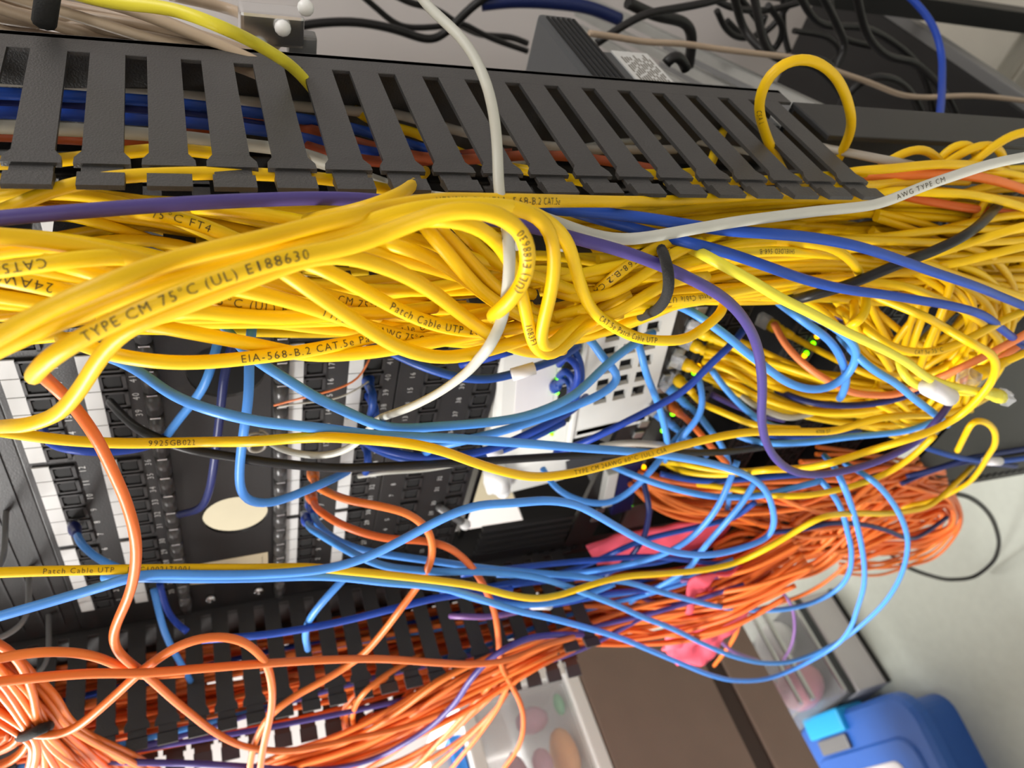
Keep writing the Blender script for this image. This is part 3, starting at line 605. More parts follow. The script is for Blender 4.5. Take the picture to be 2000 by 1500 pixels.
# --- yellow, right tangle
cable('y', 'yellow cable ending in a bend beside the black strap', '1420,462,1 1500,470,0 1560,474,-1 1620,481 1655,500,-1.5 1676,528,-1.5 1680,545,-.5 1672,560,2')
cable('y', 'yellow arc under the lower blue cable in the tangle', '1640,605,1 1680,632,-2 1712,660,-3.5 1750,681,-4 1788,688 1825,687,-4 1875,671,-4 1912,651 1940,637,-3.6 1975,617,-3 2020,600', text=[('CAT 5e 75°C', 1782, 0, .0042)])
cable('y', 'yellow cable crossing the blue one from the tie to the far right', '1600,530,1 1690,548,0 1775,560,-1 1815,577,-1 1870,600 1930,640,-.5 1970,690,0')
cable('y', 'pair member of yellow cables below the royal blue one', '1720,495,1 1792,510,0 1840,527 1880,542,0 1940,562 2030,590')
cable('y', 'second pair member of yellow cables below the royal blue one', '1730,520,2 1800,530,1 1860,550 1930,578,1 2030,615')
cable('y', 'yellow cable fanning up to the right past the black strap', '1760,515,1 1838,492,-1 1900,472 1950,456,-1.4 2030,434')
cable('y', 'lower yellow cable fanning up to the right', '1790,530,2 1845,518,0 1900,507 1950,493,-.6 2030,475')
cable('y', 'bright yellow cable under the salmon one at the far right', '1700,378,3 1760,372,2.5 1825,377,2 1880,378 1925,385,2 1975,397 2030,415')
cable('y', 'flat lying yellow cable beside the last duct finger', '1640,340,4 1672,333,3.6 1725,331,3 1780,325 1825,321,3 1875,321 1930,326,4 1990,345')
cable('y', 'first yellow arch beside the steel rail', '1720,325,5 1742,312,5 1765,296,5 1795,289 1820,298,5 1838,318,5 1845,335,6')
cable('y', 'second yellow arch beside the steel rail', '1825,325,5.5 1838,305,5.5 1858,287,5.5 1878,279 1895,284 1908,305,6 1915,330')
cable('y', 'third yellow arch beside the steel rail', '1840,325,5 1858,312,5 1887,292,5 1920,280 1945,287 1960,307,5.5 1965,335')
cable('y', 'yellow cable rising over the arches to the far edge', '1880,330,4.6 1903,315,4.6 1937,289,4.6 1965,267 2000,257 2040,255')
cable('y', 'upper yellow cable from the lower right switch, plugged', '1403,665,9 1430,680,8 1480,700,7 1530,715,5 1590,735,3 1650,755,2 1720,765', boots=[(0,)])
cable('y', 'yellow cable crossing the salmon cable near the lower switch', '1535,650,9 1560,665,8 1600,685,6 1640,705,4 1690,730,2 1750,745,1', boots=[(0,)])
cable('y', 'yellow cable from the middle of the lower switch', '1385,690,9.5 1415,705,8 1450,725,7 1510,755,5 1570,772,4 1640,776,3 1700,770', boots=[(0,)])
cable('y', 'yellow cable passing under the pale blue curve', '1370,725,9 1420,745,7 1480,775,5 1540,795,3 1600,806,2 1660,806,1.5 1720,798 1790,780', boots=[(0,)])
cable('y', 'yellow cable from a boot beside the amber light', '1345,760,9.5 1365,785,8 1400,800,6 1450,822,4 1490,834,2.5 1560,838,2', boots=[(0,)])
cable('y', 'yellow cable from the switch under the purple vertical one', '1395,750,9 1440,768,7 1500,790,5.5 1560,800,4.5 1610,800')
cable('y', 'lower yellow cable over the orange bundle', '1300,905,9 1340,922,6 1400,928,4 1460,922,2')
cable('y', 'yellow cable lying over the orange coils', '1355,945,6 1400,950,4 1450,958,2 1510,968,0 1570,968,-1 1620,960,-1 1680,945,-1 1740,920,-1 1790,885,-1 1825,850')
cable('y', 'yellow cable curling down from the tangle to the floor side', '1870,880,0 1890,840,-1 1900,822,-1 1920,822,-1 1942,840 1944,865,-1 1930,890,0 1908,925,1 1880,950,3 1830,975,4 1760,990,5')
cable('y', 'long yellow cable across the lower panels and on over the orange coils', '-40,1120,-2 0,1118,-2 60,1116 150,1114,-2 250,1112 400,1110,-2 500,1110 600,1108,-2 680,1115 750,1122,-2 850,1133,-2 930,1145,-2 1000,1163,-2 1050,1169 1100,1160,-1.6 1160,1140 1220,1126,-1.4 1300,1120 1380,1112,-1.6 1440,1098 1500,1070,-2.2 1550,1040 1600,1012,-2.5 1660,1003,-2 1740,1002,-1 1820,985,0 1860,950,1 1900,910,3', text=[('Patch Cable UTP', 88, 0, .0042), ('LOC1002171001', 240, 0, .0042)])
cable('L', 'lemon cable entering a duct slot at the upper left', '120,-20,12 200,2,10 250,8,9 325,15,8 375,29,7 437,55,6 500,85,8.4 537,107,8.6 575,134,10.2 600,160,10.9 622,188,11 660,240,10.5', fix=True)
cable('L', 'lemon cable running down to a ribbed boot at the far right', '1330,470,1 1343,482,-1 1380,500,-4 1430,528,-5 1480,555 1510,575,-5.4 1575,607 1650,647,-5.4 1725,682,-5.4 1775,710 1807,735,-5.2 1850,752 1900,762,-5 1925,768', boots=[(1, .034, 'L')])
cable('L', 'short lemon cable looping beside the white cable marker', '1755,700,-3 1758,725,-4 1775,745,-4.6 1820,760,-4.8 1870,765,-4.6 1930,768,-4')
cable('y', 'ribbed yellow booted cable at the far right edge', '2040,670,-3 2000,690,-4 1975,702,-4 1950,712,-4', boots=[(1, .03, 'y')])
# --- white and grey
cable('w', 'long white cable hanging over the duct and swinging across the panels to a coil', '805,-30,6 828,3,5 862,37,3 900,72,1.5 932,120,0 955,175,-1.4 967,225,-2 971,275,-2.6 973,320,-3.4 973,360,-4.6 977,395,-5 986,425,-5.6 991,455,-7.4 995,485,-8.6 996,508 994,542,-9 990,575 986,608,-9 978,633 966,660,-9.6 952,682,-9.6 937,699,-8.6 906,732,-6 850,771,-4 800,796,-3 755,812,-1.5 733,822,-.5 715,847,0 692,869,.5 660,885,1 625,891,1.5 585,887,2 550,877,3 525,862,5 512,850,7', d=.0045, step=.0035, fix=True)
cable('w', 'long pale cable passing behind the bright loops and out over the last finger', '560,300,5 640,322,5 700,340,4.4 760,362,3.4 830,383,1 900,392,-1.6 980,404,-2.4 1050,421,-3 1112,445 1162,462,-3.4 1212,469 1262,465,-3.4 1312,455 1375,444,-3 1437,433 1500,425,-2.6 1600,412,-2.4 1675,405 1725,397,-2.2 1762,381 1812,360,-2 1875,340 1925,322,-2 2000,307 2040,300', text=[('AWG TYPE CM', 1745, 0, .004)])
cable('g', 'grey cable tucked between the last finger and the yellow arches', '1590,285,8 1640,295,7 1680,303,5.4 1725,312,4.4 1770,320,5 1830,335')
cable('e', 'thin grey wire across the dark space behind the rack', '1150,65,35 1200,72 1260,82 1330,85 1400,95,35 1480,105 1560,115,35 1650,145 1700,162 1760,185,35 1800,190 1900,187 2030,200', d=.006)
cable('w', 'short white cable among the lower switch plugs', '1435,760,8 1460,782,6 1490,800,4 1530,815,3 1560,815 1590,805')
cable('g', 'grey lead curving under the white vent box', '1175,872,8 1215,866,6 1260,866,5 1310,872,5 1360,882,5')
cable('w', 'white scrap cable lying under the black one', '700,930,9 762,921,8 800,920 850,915 900,905,8', d=.004)
# --- purple
cable('p', 'long purple cable under the finger tips and down over the switches', '-60,433,-2.4 0,425,-2.4 80,419 165,412,-2.4 250,405 330,400,-2.4 400,395 500,391,-2 600,387,-2 683,388,-2 750,392,-2 830,402,-2.4 917,424,-3 980,432 1042,444,-4 1095,457 1137,470,-4.6 1200,485 1250,502,-5 1300,522 1350,545,-5.4 1400,572 1437,602,-5.4 1462,637 1480,680,-5 1487,725 1489,770,-4.6 1487,812 1491,847,-4.6 1500,872 1515,896 1537,915,-4.8 1570,926 1612,926,-4.8 1662,917 1712,902,-4.8 1762,880 1800,855,-4.4 1827,825 1850,797,-4 1866,770,-3')
cable('p', 'purple cable along the bottom edge crossing the orange bundle', '180,1486,-1 230,1488,-1 320,1490 400,1492,-2 480,1497 560,1502,-2 640,1502 690,1494,-2.6 740,1478 790,1452,-3 837,1422 887,1375,-3 925,1320 962,1282,-2.6 1000,1260 1037,1245,-2 1087,1240 1137,1240,0')
cable('q', 'pale purple cable seen below the panels', '880,1203,3 910,1204,2 950,1205 1000,1197,2 1060,1183,3')
cable('q', 'pale purple cable crossing the pink cloth', '1250,1165,4 1312,1190,3 1362,1212,3 1400,1245,3 1432,1272 1480,1290,4')
cable('q', 'thin pale purple cable arching over the floor boxes', '1330,1135,3 1380,1129,2 1440,1126,2 1500,1140,2 1530,1160 1546,1184,2 1552,1220 1547,1257,3 1530,1290,5', d=.0045)
cable('p', 'two purple plugs lead under the lemon cable', '1560,585,4 1590,600,3 1625,612,3 1655,622,4')
cable('p', 'purple cable end beside the two plugs', '1545,600,5 1580,618,4 1620,628,4 1650,630,5')
cable('p', 'faint purple cable behind the plugs of the lower switch', '1390,770,8 1430,790,7 1470,805,6 1530,820,6')
# --- blue
cable('d', 'royal blue cable on top of the bundle curving to the far right', '1040,400,2 1082,410,0 1150,414,-.8 1225,421,-1.4 1300,432,-2 1350,440 1400,449,-2.6 1500,456,-3.2 1600,466 1675,481,-3.4 1750,505 1825,532,-3.4 1900,557 1962,582,-3 2010,602 2050,620')
cable('d', 'lower blue cable under the white one curving to the far right', '1080,402,3 1125,416,1 1200,437,0 1262,452,-.8 1305,465,-2 1350,475,-3 1425,495 1500,521,-3.4 1575,547 1650,565,-3.6 1725,575 1800,587,-3.6 1875,601 1925,618,-3.4 1962,647 2000,675,-3 2040,700')
cable('b', 'pale blue cable from the far left gap to the wide loop at the right', '190,690,4 250,709,3 287,736,2 337,772,0 400,798,-1.6 500,823,-2.2 575,831,-2.4 650,839 725,850,-2.6 800,853 875,856,-2.4 1000,864,-2 1075,870 1150,876,-1.6 1225,881 1300,889,-1.2 1375,902 1425,915,-1 1462,930 1490,951,-1 1507,985 1512,1022,-1.4 1500,1048 1462,1066,-2 1412,1080 1362,1084,-2.4 1312,1077 1262,1060,-2.6 1212,1033 1162,1004,-3 1120,984 1062,977,-3.2 1000,983 925,988,-3.2 875,1007 825,1033,-3 775,1060 725,1085,-3 675,1103 625,1113,-3 575,1118 500,1122,-2.6 400,1123 262,1124,-2.6 225,1138 150,1160,-2.4 75,1182 0,1203 -50,1218')
cable('b', 'pale blue cable across the lower panels into the widest hanging loop', '200,1126,0 300,1129,-1 400,1130,-1.6 500,1129 612,1125,-2 675,1128 750,1137,-2 825,1143 875,1151,-2 925,1165 1000,1190,-2 1075,1207 1150,1227,-2 1212,1246 1275,1272,-2 1337,1298 1387,1318,-2 1437,1329 1500,1325,-2 1550,1307 1600,1281,-2 1637,1257 1660,1228 1675,1187,-2 1687,1145 1688,1105 1682,1062,-2 1672,1020 1660,980 1645,942,-1.6 1632,915,0 1610,890,3')
cable('b', 'blue cable from a panel plug into the outermost hanging loop', '601,1020,8 605,1030,6 620,1040,4 662,1066,2 700,1086,0 737,1102,-.6 775,1110 850,1116,-1 950,1117 1050,1128,-1 1125,1152 1200,1180,-1.4 1250,1203 1312,1227,-1.4 1375,1258 1437,1283,-1.6 1500,1295 1550,1291,-1.6 1600,1273 1650,1246,-1.6 1687,1217 1725,1180,-1.6 1752,1140 1766,1105 1773,1062,-1.6 1767,1028 1750,992 1725,958,-1.4 1700,935 1680,922,0 1650,905,3', boots=[(0, .03, 'd')])
cable('b', 'blue cable into the innermost hanging loop', '612,1000,9 618,1020,7 650,1050,4 700,1073,2 775,1086,1 850,1096,.4 925,1107 1000,1115,.4 1100,1123 1175,1131,0 1225,1137 1287,1155,-.4 1350,1172 1400,1184,-.6 1500,1192 1550,1187,-.8 1600,1172 1637,1150,-.8 1657,1122 1663,1080 1655,1037,-.8 1645,1000 1630,970 1608,943,0 1580,915,3', boots=[(0, .03, 'd')])
cable('b', 'bright blue cable dipping in front of the upper panels', '433,632,6 452,655,4 483,690,1 520,718,0 562,742,-.8 600,767 625,781,-1.4 675,803 712,821,-1.6 745,836 785,838,-1.6 850,833 925,828,-1.2 1000,819 1050,806,-.6 1100,785 1137,760,.4 1187,710,1.4 1237,672,2.4 1275,650,4')
cable('b', 'glossy blue cable reaching into the white device from the left', '830,885,3 850,873,1.5 890,864,.6 950,850,.4 1000,836,.6 1062,815 1125,792,1 1175,770 1203,752,1.4 1211,737 1200,721,2 1178,702 1165,678,3 1152,660 1138,653,4 1120,660,6')
cable('d', 'royal blue cable curving below the yellow crossing one towards the white device', '700,850,8 725,869,5 775,885,3.4 825,894,2.6 887,891,2 950,880 1000,862,2 1050,838 1100,812,3 1130,790,5 1145,775,7')
cable('d', 'second royal blue cable hugging the first below the crossing yellow one', '710,862,8 740,880,6 790,897,4 840,904,3.4 900,900,3 960,887 1010,868,3 1060,845 1100,825,4')
cable('d', 'straight royal blue cable slanting in front of the first switch', '1085,885,5 1120,872,4 1150,860,3.4 1225,823,3 1287,791,3 1337,763,3 1390,708,3.6 1430,672,4 1455,640,6')
cable('b', 'blue cable dropping out of the duct to the big curve over yellow plugs', '1280,585,5 1312,594,3 1347,605,1 1380,627,0 1425,660,-1 1450,682 1500,720,-1.6 1540,748 1580,761,-2 1620,758 1652,740,-2 1670,710 1675,690,-2 1660,662 1620,632,-1 1580,615,1')
cable('b', 'blue cable in the small curl with a loose tip beside the lemon one', '1520,590,3 1550,612,0 1587,640,-1 1620,664 1640,693,-1.4 1650,720 1654,745,-1 1648,765 1640,778,0')
cable('b', 'blue cable slanting down over the yellow tangle', '1640,655,0 1660,680,-1.4 1680,702,-2.4 1712,726,-3 1750,748 1785,778,-3.4 1825,808,-3.6 1850,830,-3')
cable('b', 'pale blue cable lying level under the long yellow one', '1440,850,4 1470,862,3 1505,866,2 1575,864,1 1650,854,.4 1725,847 1777,841,0 1830,820')
cable('d', 'darker blue cable level behind the pale level one', '1480,846,4 1530,853,3 1600,852,2.4 1680,843,2')
cable('b', 'blue cable hanging in a bow beside the green lights', '1060,915,8 1080,948,6 1105,967,5 1150,982,4.4 1195,981 1228,962,4.4 1262,930,4.4 1287,900,5 1310,870,6 1340,835,7')
cable('b', 'blue cable fanning right over the orange bundle', '1185,905,7 1200,912,6 1250,933,4 1312,953,2.4 1375,967,1.4 1425,971 1475,970,.6 1540,955,0 1600,940')
cable('b', 'blue cable crossing diagonally over the pink cloth', '1440,900,2 1425,940,1 1410,975,.6 1392,1005 1355,1046,.6 1325,1068 1275,1090,1 1212,1105,2 1150,1116,3 1060,1124,4 970,1122,5')
cable('b', 'second blue cable crossing diagonally over the pink cloth', '1475,940,1 1455,975,.4 1425,1012 1387,1055,.4 1367,1080,1 1345,1110,2 1300,1138,3 1250,1165,4 1200,1195,6')
cable('d', 'dark blue cable lying on the pink cloth', '1475,980,3 1440,1008,3 1400,1020,3 1350,1032,3.4 1262,1053,4 1212,1073 1160,1097,5 1100,1118 1030,1132,5.4 940,1148,6')
cable('n', 'navy cable hanging in front of the pink cloth', '1255,935,6 1262,960,5 1268,990,4 1265,1020,4 1257,1050,4 1225,1095,4 1185,1122,4 1150,1152,5.4 1105,1195,7')
cable('b', 'blue cable dropping past the bright tabs', '1240,655,6 1250,675,5 1257,712,4.4 1268,745 1287,792,4.4 1297,830 1303,860,5 1300,900,6')
cable('b', 'blue cable behind the slanting royal one', '1365,740,8 1372,767,7 1370,807,6 1350,833,5.6 1330,855 1315,890,6')
cable('b', 'pale blue cable crossing white and yellow plugs', '1390,722,7 1410,750,6 1437,781,5 1475,815,4 1505,832,3.4 1560,838')
cable('b', 'blue cable dropping through the orange plugs', '1362,805,8 1380,830,7 1400,855,6 1417,885,5.4 1425,920 1425,960,5 1420,1000,6')
cable('d', 'royal blue cable over the orange bundle start', '1290,925,7 1330,935,6 1380,940,5 1440,937,4 1520,930,3 1600,925')
cable('n', 'navy cable with a shiny spot below the blue curl', '1480,740,9 1510,758,6 1540,772,4 1590,788,2 1640,792,1 1690,790,.6 1750,780,0 1820,750,0 1870,720')
cable('b', 'blue cable hanging left of the round hole, dropping to a panel plug', '437,630,8 425,665,7 413,720,6 398,755,6 375,787,7 350,818,8 328,848,9.4')
cable('n', 'shiny navy cable hanging over the round cover hole', '468,640,7 447,690,6 437,740,5.4 432,790 425,850,5.4 417,912 408,960,6.4 390,993,8 350,1005,10')
cable('b', 'blue cable making a U turn beside the round cover hole', '492,640,5 486,700,3 487,762,2 477,837,1 471,880 467,925,.6 471,962 487,981,.8 515,985 550,977,1.4 600,957 650,935,3 678,921,6')
cable('d', 'dim blue cable dipping across the top patch panel', '85,840,9.4 100,868,7 150,880,6 200,883,6 262,877,6 300,865,8 325,852,10')
cable('b', 'short blue cable with dark plug on the top patch panel', '150,1042,9.6 160,1063,7 187,1088,5 215,1105,4 260,1120,3', boots=[(0, .03, 'n')])
cable('b', 'blue cable hanging at the rack side below the cover', '300,1150,8 307,1180,7 320,1230,6 337,1268,5.4 357,1302,5 372,1330')
cable('d', 'dark blue cable hanging beside the one at the rack side', '312,1140,9 325,1190,8 342,1218,7 365,1233,6')
cable('d', 'dark blue cable rising level across the left duct fingers', '395,1250,2 430,1247,1 487,1243,0 545,1236 600,1227,-.4 675,1212 775,1187,-.6 850,1168 912,1160,0 1000,1150')
cable('b', 'short blue cable hooked over the dark level one', '690,1110,1 667,1135,.4 635,1170,0 607,1205 597,1237,.6 601,1268,2')
cable('b', 'blue cable running close under the yellow one at lower middle', '860,1145,0 900,1160,-.4 960,1177 1030,1182,0 1090,1176 1150,1160,1 1200,1140')
cable('d', 'royal blue cable with white marker at lower middle', '940,1158,2 990,1175,1.6 1050,1183,1.6 1110,1176,2 1180,1160 1270,1152,3')
cable('d', 'blue cable passing under the white marker cable towards the pink cloth', '860,1156,5 930,1150,4 1000,1142,3 1060,1135 1150,1125 1230,1105,3.4 1300,1095,4 1380,1070,4')
cable('d', 'blue cable beneath the pale loop in front of the cloth', '900,1122,5 980,1112,4.6 1090,1100,4 1180,1092,3.4 1260,1087,3 1330,1092,3 1400,1100,3.4 1470,1090,4 1530,1070,5')
cable('d', 'far right dark blue cable reaching to the black case', '1800,872,3 1850,888,2 1900,898 1960,900,2 2030,890')
cable('n', 'navy cable beside the black case', '1770,930,4 1830,915,3 1890,895,2.6 1950,885 2030,872')
cable('n', 'navy cable dropping from the black case towards the coils', '1760,945,4 1800,927,4 1870,905,3 1930,905 1985,910')
cable('n', 'navy cable woven through the orange coils', '1500,1040,3 1560,1035,2 1620,1022,2 1690,1025,2 1730,1035,2 1790,1050,3 1850,1010,5')
cable('d', 'thin blue cable in front of the white device label, with a white marker', '760,685,4 800,705,3 860,728,2 915,741,1.4 960,740,1.4 1000,731,2 1050,715,3 1090,700,5 1130,675,7')
cable('d', 'blue cable arriving at the white device above its label', '900,712,5 960,697,4 1000,685,4')
cable('d', 'blue plug lead curling on the ports of the white device', '1092,712,9.6 1110,695,8 1130,712,7 1128,745,7 1110,775,8 1092,800,9')
cable('d', 'second blue plug lead on the ports of the white device', '1092,735,9.6 1108,722,8.4 1122,740,7.6 1118,765,8 1098,790,9')
# --- black
cable('k', 'long black cable across the middle of the panels', '215,785,10 240,812,7 262,832,5 295,851,3 362,877,2 425,888,1.6 500,900,1 575,908 650,914,1 725,912 800,909,1 875,905 1000,897,1 1075,892 1175,887,1 1250,882 1330,884,1.4 1425,882,2 1500,872,2.4 1580,865')
cable('k', 'flat black strap across the yellow tangle', '1985,372,5.5 1958,393,4.2 1935,417,1.5 1912,440,-.4 1875,466,-1.6 1825,490 1775,508,-2 1725,528 1675,550,-2 1625,567 1575,579,-1.6 1545,588,0', d=.0066)
cable('k', 'black cable loop lying over the floor at the right', '1850,962,20 1890,970,20 1925,995 1945,1030,20 1950,1070 1935,1102,20 1905,1125 1860,1132,20 1810,1122 1765,1103,20 1738,1080 1725,1065', d=.0095)
cable('k', 'black lead behind the duct in front of the back wall', '585,52,60 600,48 640,44,60 690,43 740,50,60 780,60 820,74,60 850,77 880,55,60 920,15 960,-15', d=.010)
cable('k', 'thin black lead falling behind the grey cable', '705,-10,70 740,20 760,38,70 785,52 830,54,70 870,50 900,45 930,60,70 960,75 1030,100', d=.008)
cable('k', 'thin black lead rising to the dark power unit', '760,-15,75 800,5,75 850,18 900,50 940,68,75 1000,73 1030,85', d=.009)
cable('n', 'dark blue lead across the top behind the power unit', '940,8,60 1000,2,60 1080,5 1150,15,60 1210,38', d=.016)
cable('k', 'thick black lead running from the power unit to the top edge', '1165,85,40 1210,55,40 1260,28 1330,15,40 1400,0 1450,-20', d=.008)
cable('k', 'black lead looping beside the aluminium rails', '1225,5,45 1280,30,45 1340,45,45 1352,65 1350,95,45 1345,130', d=.012)
cable('k', 'small black lead arch at the rating label', '1300,125,25 1310,110,25 1325,105 1338,120,25 1340,135', d=.009)
for i, p in enumerate(['1400,20,55 1420,60 1450,75,55 1500,60 1540,10', '1380,-10,50 1430,15,50 1500,20 1560,5', '1440,-10,50 1480,40,50 1510,100 1530,60,50 1500,10', '1550,60,60 1620,75,60 1640,110 1600,140', '1420,40,60 1460,75,60 1480,70 1495,30', '1620,0,50 1640,70,50 1700,90', '1530,-10,55 1530,60,55 1540,100']):
    cable('k', 'black lead in the knot behind the rack', p, d=.008, group='black leads in the knot behind the rack')
cable('d', 'dark blue cable hanging over the cream cabinet top', '1760,-20,40 1795,12,38 1825,55,36 1838,100,34 1840,160,30 1836,222,24 1830,260,20', d=.0075)
cable('e', 'beige lead beside the orange one at the upper left corner', '330,-10,25 400,5,25 450,18 490,40,22 520,70,20 545,95', d=.007)
# --- orange
cable('o', 'orange cable hanging from under the first yellow bend to the long arch', '75,725,-5 84,735,-3 107,755,-2.4 137,782,-2.4 162,816,-3 187,851,-3.6 205,888 225,930,-4 245,975 257,1012,-4.4 265,1050 267,1087,-4.4 264,1110 257,1147,-4 247,1175 232,1207,-4 222,1233 222,1256,-4 233,1277 255,1296,-4 280,1314,-3.6 303,1334 337,1365,-3.6 375,1396 412,1425,-3.4 450,1447 487,1460,-3 550,1467 620,1458,-2.6 700,1440 790,1420,-2.6 870,1390')
cable('o', 'orange cable arching at the left edge under the level one', '-30,1292,-4 0,1285,-4 50,1275 112,1272,-4 175,1278 212,1291,-4 237,1303 265,1317,-3.4 300,1320,-3 360,1315')
cable('o', 'level orange cable crossing the left duct fingers', '-30,1335,-5 0,1331,-5 75,1323 175,1315,-5 275,1315 375,1307,-4.8 500,1297 575,1292,-4.4 650,1288 750,1287,-4 850,1294 925,1297,-3.6 975,1293 1010,1283,-3 1060,1262 1120,1245,-2')
cable('o', 'orange cable with glossy bend and high arch at the lower left', '60,1433,-3.6 100,1437,-4.4 127,1432 162,1412,-4.6 200,1380 237,1347,-4.4 270,1315 300,1292,-4.2 337,1267 375,1250,-4.2 425,1241 462,1246,-4.4 490,1262 515,1287,-4.6 527,1315 532,1350,-4.8 530,1387 522,1425,-5 514,1462 505,1530')
cable('o', 'orange cable from an upper orange boot, falling across the duct fingers', '614,935,7 617,948,5 640,961,3 675,976,1.6 725,985,.6 775,995,0 807,1007 829,1025,-.6 842,1046 846,1070,-1 842,1095 835,1113,-1 815,1146 787,1183,-1.4 750,1232 712,1275,-1.6 675,1303 625,1333,-2 575,1360 537,1388,-2.4 512,1420 498,1450,-2.6 488,1500 486,1530', boots=[(0, .034, 'o')])
cable('o', 'orange cable from the lower orange boot, hanging past the dark opening', '612,978,7.4 618,992,5.4 632,1003,3.6 662,1023,2 712,1042,1 762,1053,.4 825,1055 862,1063,-.4 900,1085 925,1112,-.8 940,1135 952,1158,-.8 962,1182 968,1205,-.8 973,1240 975,1275,-1 981,1305 996,1333,-1.2 1015,1370 1022,1398 1020,1437,-1.2 1008,1468 985,1500', boots=[(0, .034, 'o')])
cable('s', 'salmon cable curving through the yellow plugs to the tangle', '1512,632,7 1530,668,5 1555,698,3.4 1587,725,2 1625,748,1 1655,764,.4 1700,771 1750,771,0 1780,760 1805,752,-1')
cable('s', 'salmon cable rising to the right from the white marker', '1790,755,-2 1837,737,-3 1900,707,-3.4 1950,682,-3.4 2000,655 2040,630')
cable('s', 'thin orange cable beside the rising salmon one', '1880,745,-1 1920,722,-2 1960,695,-2.4 2030,650')
cable('o', 'thick orange cable under the flat yellow one at the upper right', '1680,345,5 1725,345,4 1780,340,3.4 1825,339,3 1900,344 1950,354,3 2000,370,3 2050,390', d=.0066)
cable('o', 'orange cable below the pale one at the upper right', '1700,365,5 1745,378,4 1787,388,3.4 1862,402,3 1937,413 2000,420,3 2050,428', d=.006)
cable('o', 'orange cable dangling at the pink cloth', '1410,1130,3 1430,1150,2 1444,1185,2 1442,1225,2 1425,1260,3 1395,1300,5')
cable('o', 'orange cable over the white carton on the floor', '1440,1200,8 1500,1184,8 1560,1165,8 1600,1145,8 1640,1115,8 1680,1080')
cable('r', 'brown orange cable crossing the pink cloth', '1350,1225,4 1400,1215,3.4 1450,1200,3 1480,1190')
cable('o', 'orange booted plug lead with ribbed boot at the first switch', '1325,805,9.4 1345,822,7 1370,850,5 1395,880,4 1420,905,4', boots=[(0, .03, 'o')])
cable('b', 'blue booted plug lead beside the ribbed orange boot', '1335,785,9.4 1355,800,8 1375,825,7 1395,850,6', boots=[(0, .026, 'b')])
cable('b', 'second blue booted plug lead beside the ribbed orange boot', '1312,830,9.4 1335,850,8 1355,865,7 1380,890', boots=[(0, .026, 'b')])
cable('s', 'salmon patch pair wire with bare ends at the second label row', '535,792,10 560,785 600,775,9 640,765 690,748,9 715,725,10 722,700', d=.0016)
cable('w', 'bare white pair wire beside the salmon one', '545,795,10 590,787,9.4 640,782 690,768,9.4 720,745,10', d=.0014)
for i, (u, v) in enumerate([(722, 755), (727, 785), (712, 868)]):
    cable('d', ['upper dark blue plug lead at the lower panel row', 'middle dark blue plug lead at the lower panel row', 'lowest dark blue plug lead at the lower panel row'][i], f'{u},{v},10.5 {u+6},{v+14},8.6 {u+8},{v+34},8 {u+2},{v+55},8.6', d=.006, boots=[(0, .026, 'd')])
# --- inside the right duct behind its slots
IN = 'cables inside the right duct'
cable('g', 'thin grey cable nearest the base inside the right duct', '-60,148,-3 30,152 130,156 270,163 360,172,-3 500,190 550,194 640,203,-3 740,215 830,238,-3 920,262 1050,283 1140,292,-3 1250,292 1320,292', plane='X', fix=True)
cable('g', 'grey cable beside the base inside the right duct', '-60,158,-2.6 130,168 270,178 380,188,-2.6 550,205 640,212 740,222,-2.6', plane='X', fix=True)
cable('d', 'first royal blue cable inside the right duct', '-60,180,-2 30,184 130,188 270,195 380,206,-2 510,222 560,228 640,240,-2 740,264 830,292 900,310', plane='X', fix=True)
cable('n', 'dark navy cable between the blue ones inside the right duct', '-60,204,-3 130,207 270,214 380,226,-3 500,245 600,262', plane='X', fix=True)
cable('d', 'second royal blue cable inside the right duct', '-60,218,-2 130,224 270,234 380,240,-2 480,251 560,262 640,282,-2 740,300', plane='X', fix=True)
cable('w', 'thick white cable inside the right duct', '-60,246,-1.4 30,249 130,253 270,261 380,270,-1.4 460,281 545,290 600,300,-1.4 660,326 720,350', plane='X', fix=True, d=.0062)
cable('r', 'red brown cable inside the right duct', '-60,262,-2.4 130,270 270,277 400,250,-3 500,236 560,242 640,262,-2 740,290 860,312,-2 1040,303 1140,308 1230,322,-2 1320,338', plane='X', fix=True)
cable('y', 'yellow cable inside the right duct near its far end', '-60,318,-1 60,318 130,312 250,297,-1 330,290 400,296 480,310,-1.4', plane='X', fix=True)
cable('y', 'yellow cable glimpsed in the slot under the lemon one', '690,212,-3 720,232,-2.6 745,245 790,252,-3 850,275 900,300,-2.6 960,320 1060,338,-1.6 1140,355', plane='X', fix=True)
cable('r', 'second red brown cable inside the right duct', '600,286,-2 640,300,-1.8 700,312 800,318,-2.4 920,300 1000,300,-2', plane='X', fix=True)
cable('w', 'pale cable crossing the slots low in the right duct', '1000,320,-4 1090,300 1180,280,-3.4 1240,276 1310,266,-4 1400,285 1480,300', plane='X', fix=True, d=.0045)
cable('y', 'yellow cable rising inside the duct towards the loop', '1230,340,-1.2 1330,340 1380,330,-1.2 1400,285 1420,245,-3 1450,215', plane='X', fix=True)
cable('y', 'yellow cable behind the last duct fingers', '1300,352,-.8 1400,356 1500,352,-.8 1600,345 1690,338,-.6', plane='X', fix=True)

